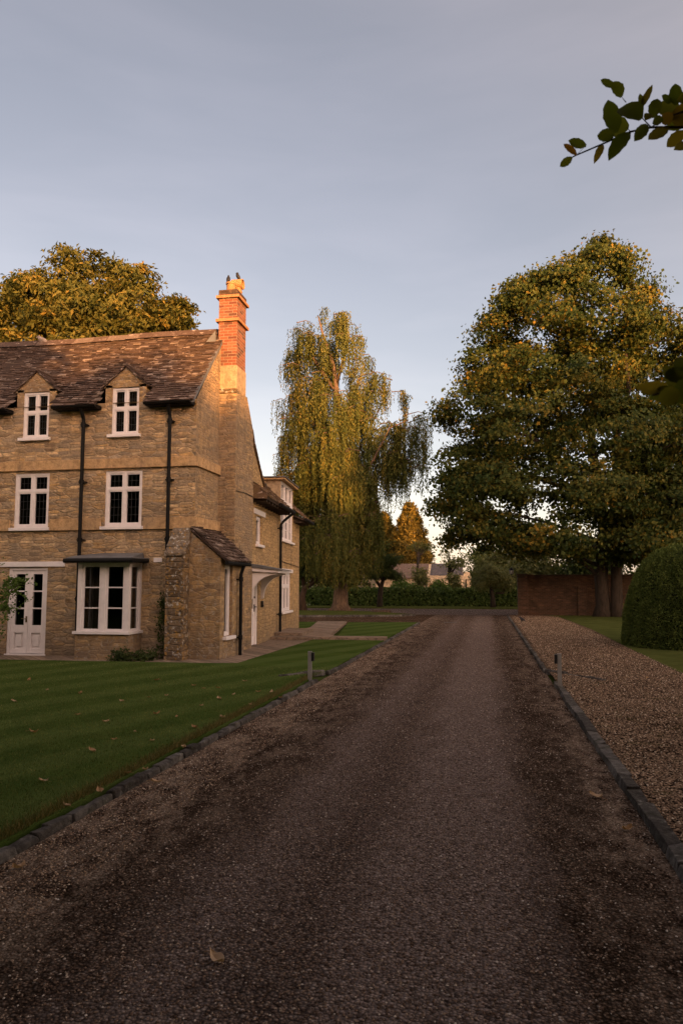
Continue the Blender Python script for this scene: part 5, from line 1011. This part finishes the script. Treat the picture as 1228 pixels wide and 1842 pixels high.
m = MB(); m.tube([(-2.15, 79.55, 0), (-2.15, 79.55, 2.2)], .07, 8); m.build('downpipe', M['iron'], barn)
gb = thing('cart_shed', (-13.6, 86, 0), 'small stone cart shed with a pointed gable and dark opening', 'building')
m = MB(); gz_ = 85
for a, b, c, d in ((-17.5, -14.55, 0, 1.9), (-12.9, -11.9, 0, 1.9)): m.box(a, b, gz_, gz_ + .3, c, d)
m.prism([(-15.05, gz_, 1.9), (-12.0, gz_, 1.9), (-13.52, gz_, 3.1)], (0, .3, 0)); m.box(-12.2, -11.9, gz_ + .3, 91, 0, 1.9); m.box(-17.5, -11.9, 91, 91.3, 0, 1.9); m.build('wall', M['barn'], gb)
m = MB(); m.hexa([(-15.2, gz_ - .1, 1.85), (-13.52, gz_ - .1, 3.15), (-13.52, 91.4, 3.15), (-15.2, 91.4, 1.85), (-15.2, gz_ - .1, 1.95), (-13.52, gz_ - .1, 3.27), (-13.52, 91.4, 3.27), (-15.2, 91.4, 1.95)]); m.hexa([(-11.8, gz_ - .1, 1.8), (-13.52, gz_ - .1, 3.15), (-13.52, 91.4, 3.15), (-11.8, 91.4, 1.8), (-11.8, gz_ - .1, 1.9), (-13.52, gz_ - .1, 3.27), (-13.52, 91.4, 3.27), (-11.8, 91.4, 1.9)])
m.hexa([(-17.7, gz_ - .1, 1.9), (-15.1, gz_ - .1, 1.9), (-15.1, 88.5, 2.6), (-17.7, 88.5, 2.6), (-17.7, gz_ - .1, 1.98), (-15.1, gz_ - .1, 1.98), (-15.1, 88.5, 2.7), (-17.7, 88.5, 2.7)]); m.build('roof', M['slate'], gb)
m = MB(); m.box(-13.65, -13.35, gz_ - .02, gz_ + .02, 2.25, 2.6); m.build('window', M['black_plastic'], gb)
fh = thing('far_house', (-22, 75, 0), 'pale house half hidden by leaves past the far corner of the main house', 'house')
hx0, hx1 = P(535, 1000, 72).x, P(575, 1000, 72).x
m = MB(); m.box(hx0 - 7, hx1, 72, 80, 0, 5.4); m.build('wall', M['barn'], fh)
m = MB(); m.prism([(hx0 - 7.2, 71.7, 5.35), (hx0 - 7.2, 76, 8), (hx0 - 7.2, 80.3, 5.35)], (hx1 - hx0 + 7.4, 0, 0)); m.build('roof', M['slate'], fh)
m = MB(); m.box(hx1 - 2.6, hx1 - 1.7, 71.9, 72.5, 5.2, 7.4); m.build('chimney', M['brick'], fh)
m = MB(); m.box(hx1 - 1.6, hx1 - .7, 71.93, 72, 3.2, 4.4); m.build('window', M['white'], fh); m = MB(); m.box(hx1 - 1.6, hx1 - .7, 71.93, 72, .9, 2.1); m.build('window', M['white'], fh)
up = thing('utility_pole', (P(651, 1050, 70).x, 70, 0), 'slender wooden utility pole behind the hedge', 'pole'); x = up.location.x
m = MB(); m.tube([(x, 70, 0), (x + .03, 70, 9.2)], [.15, .11], 10); m.build('post', plain('weathered_wood', (.24, .19, .14), .9, .1, var=.3, scale=3), up, smooth=True)
m = MB(); m.box(x - .7, x + .7, 69.93, 70.07, 8.7, 8.8); m.build('crossarm', M['dark'], up)

# ------------------------------------------------------------------ small things
def bollard(x, y, h, side, label):
    t = thing('bollard_light', (x, y, 0), label, 'bollard', 'low light posts at the drive gateway')
    m = MB(); m.box(x - .031, x + .031, y - .02, y + .02, -.02, h); m.box(x - .034, x + .034, y - .023, y + .023, h - .008, h + .004); m.build('post', M['grey_post'], t, bevel=.003)
    m = MB(); a = x + side * .031; m.box(min(a, a + side * .045), max(a, a + side * .045), y - .035, y + .03, h - .155, h - .012); m.build('lamp_head', M['black_plastic'], t, bevel=.004)
bollard(-2.98, 12.7, .52, 1, 'grey light post on the lawn edge left of the drive')
bollard(1.09, 12.5, .57, -1, 'grey light post on the gravel edge right of the drive')
# tree stump slab
t = MB(); t.tube([(-6.08, 44.0, .05), (-6.08, 44.0, .19), (-6.08, 44.0, .21)], [.62, .58, .5], 18); props(t.build('tree_stump', M['bark_dark'], bevel=.02), 'flat cut tree stump on the grass island', 'stump')
# drain cover
t = MB(); t.box(-1.9, -1.35, 33.7, 33.9, .002, .008); props(t.build('drain_cover', M['came']), 'flat grey drain cover set in the far drive', 'drain cover')
M['bird_black'] = plain('black_feathers', (.012, .011, .014), .6, .3); M['bird_grey'] = plain('grey_feathers', (.2, .17, .17), .7, .2)
def bird(name, label, pos, yaw, pitch, s, mat, group=None):
    m = MB()
    def ell(c, rx, ry, rz, M_):
        n, k = 12, 8; vs = []
        for i in range(k + 1):
            a = math.pi * i / k
            for j in range(n): b = 2 * math.pi * j / n; vs.append(M_ @ Vector((c[0] - rx * math.cos(a), c[1] + ry * math.sin(a) * math.cos(b), c[2] + rz * math.sin(a) * math.sin(b))))
        m.add(vs, [(i * n + j, i * n + (j + 1) % n, (i + 1) * n + (j + 1) % n, (i + 1) * n + j) for i in range(k) for j in range(n)])
    Rz = Matrix.Translation(pos) @ Matrix.Rotation(yaw, 4, 'Z'); Mt = Rz @ Matrix.Translation((0, 0, .115 * s)) @ Matrix.Rotation(-pitch, 4, 'Y')
    ell((0, 0, 0), .115 * s, .062 * s, .068 * s, Mt); ell((.055 * s, 0, .01 * s), .07 * s, .052 * s, .056 * s, Mt)
    hd_ = Mt @ Vector((.115 * s, 0, .035 * s)); Mh = Matrix.Translation(hd_) @ Matrix.Rotation(yaw, 4, 'Z'); ell((0, 0, 0), .042 * s, .034 * s, .036 * s, Mh); ell((.05 * s, 0, -.004 * s), .03 * s, .009 * s, .009 * s, Mh)
    for sg in (-1, 1): ell((-.03 * s, sg * .05 * s, .012 * s), .11 * s, .018 * s, .045 * s, Mt)
    m.hexa([Mt @ Vector(p) for p in ((-.09 * s, -.03 * s, -.012 * s), (-.09 * s, .03 * s, -.012 * s), (-.22 * s, .035 * s, -.005 * s), (-.22 * s, -.035 * s, -.005 * s), (-.09 * s, -.03 * s, .012 * s), (-.09 * s, .03 * s, .012 * s), (-.22 * s, .035 * s, .003 * s), (-.22 * s, -.035 * s, .003 * s))])
    for sg in (-1, 1):
        a = Rz @ Vector((.005 * s, sg * .022 * s, .07 * s)); b = Rz @ Vector((.01 * s, sg * .024 * s, .0)); m.tube([a, b], .006 * s, 5); m.tube([b + Vector((0, 0, .004)), Rz @ Vector((.045 * s, sg * .03 * s, .004))], .004 * s, 4)
    return props(m.build(name, mat, smooth=True), label, 'bird', group)
bird('jackdaw', 'black bird on top of the clay chimney cowl', Vector((-6.17, 18.02, 9.495)), R(200), R(62), .72, M['bird_black'])
bird('jackdaw', 'black bird standing on the rim of the lower chimney pot', Vector((-6.33, 17.74, 9.32)), R(100), R(66), .72, M['bird_black'])
bird('wood_pigeon', 'grey pigeon perched on the roof ridge of the house', Vector(P(77, 621, 17.97)) , R(190), R(25), 1.15, M['bird_grey'])
bird('blackbird', 'small dark bird on the gravel near the far kerb', Vector((1.45, 34.2, .05)), R(140), R(25), .95, M['bird_black'])
# fallen leaves: countable, each its own object
M['dead'] = leaf('dead_leaf', [(0, (.20, .11, .05)), (.5, (.30, .18, .09)), (1, (.42, .30, .2))], .15)
def dead_leaf(seed):
    r = random.Random(seed); m = MB(); rows = []
    for i in range(6):
        f = i / 5; w2 = .035 * math.sin(math.pi * (f * .9 + .06)); z = .012 + .022 * (f - .5) ** 2 * 4 * r.uniform(.4, 1.2); rows.append([((f - .5) * .12, -w2, z + .02 * r.random()), ((f - .5) * .12, 0, z - .006), ((f - .5) * .12, w2, z + .025 * r.random())])
    m.add([p for q in rows for p in q], [(i * 3 + k, i * 3 + k + 1, i * 3 + k + 4, i * 3 + k + 3) for i in range(5) for k in range(2)], r.random()); m.tube([(.055, 0, .02), (.1, .01, .012)], .0018, 4)
    return m
protos = [dead_leaf(i).build('fallen_leaf', M['dead'], recalc=False) for i in range(4)]
spots = [(190, 1299), (243, 1317), (282, 1285), (268, 1255), (262, 1385), (78, 1406), (205, 1331), (165, 1352), (362, 1270), (450, 1269), (349, 1234), (392, 1238), (394, 1258), (488, 1246), (465, 1245), (367, 1239), (85, 1242), (274, 1333), (140, 1286), (318, 1290), (220, 1262), (420, 1250), (52, 1224), (282, 1224), (120, 1450), (330, 1345), (60, 1318), (230, 1392), (400, 1292), (300, 1252), (145, 1248), (505, 1256), (440, 1226), (25, 1262), (350, 1310), (180, 1425)]
r = random.Random(12)
def at_ground(px, py, z):
    d = P(px, py, 1.0) - Vector((0, 0, CAM_H)); return Vector((0, 0, CAM_H)) + d * ((z - CAM_H) / d.z)
def put(o, p, sc):
    o.location = p; o.rotation_euler = (r.uniform(-.2, .2), r.uniform(-.2, .2), r.random() * 6.28); o.scale = (sc, sc, sc)
for i, (px, py) in enumerate(spots):
    o = protos[i] if i < 4 else protos[i % 4].copy()
    if i >= 4: COL.objects.link(o)
    put(o, at_ground(px, py, .06), r.uniform(.5, .9)); props(o, 'dry brown fallen leaf lying on the mown lawn', 'leaf', 'fallen leaves on the lawn')
for i, (px, py, lab) in enumerate([(33, 1563, 'pale curled leaf on the drive beside the left kerb'), (1070, 1434, 'reddish leaf on the drive near the right kerb'), (1127, 1493, 'brown leaf on the drive close under the right kerb'), (1163, 1220, 'pale pink scrap of leaf on the right gravel'), (280, 1408, 'tan leaf against the foot of the left kerb'), (390, 1728, 'brown stalked seed pod on the near drive')]):
    o = protos[i % 4].copy(); COL.objects.link(o); put(o, at_ground(px, py, .008 if px != 1163 else .055), r.uniform(.55, .9)); props(o, lab, 'leaf', 'fallen leaves on the gravel')
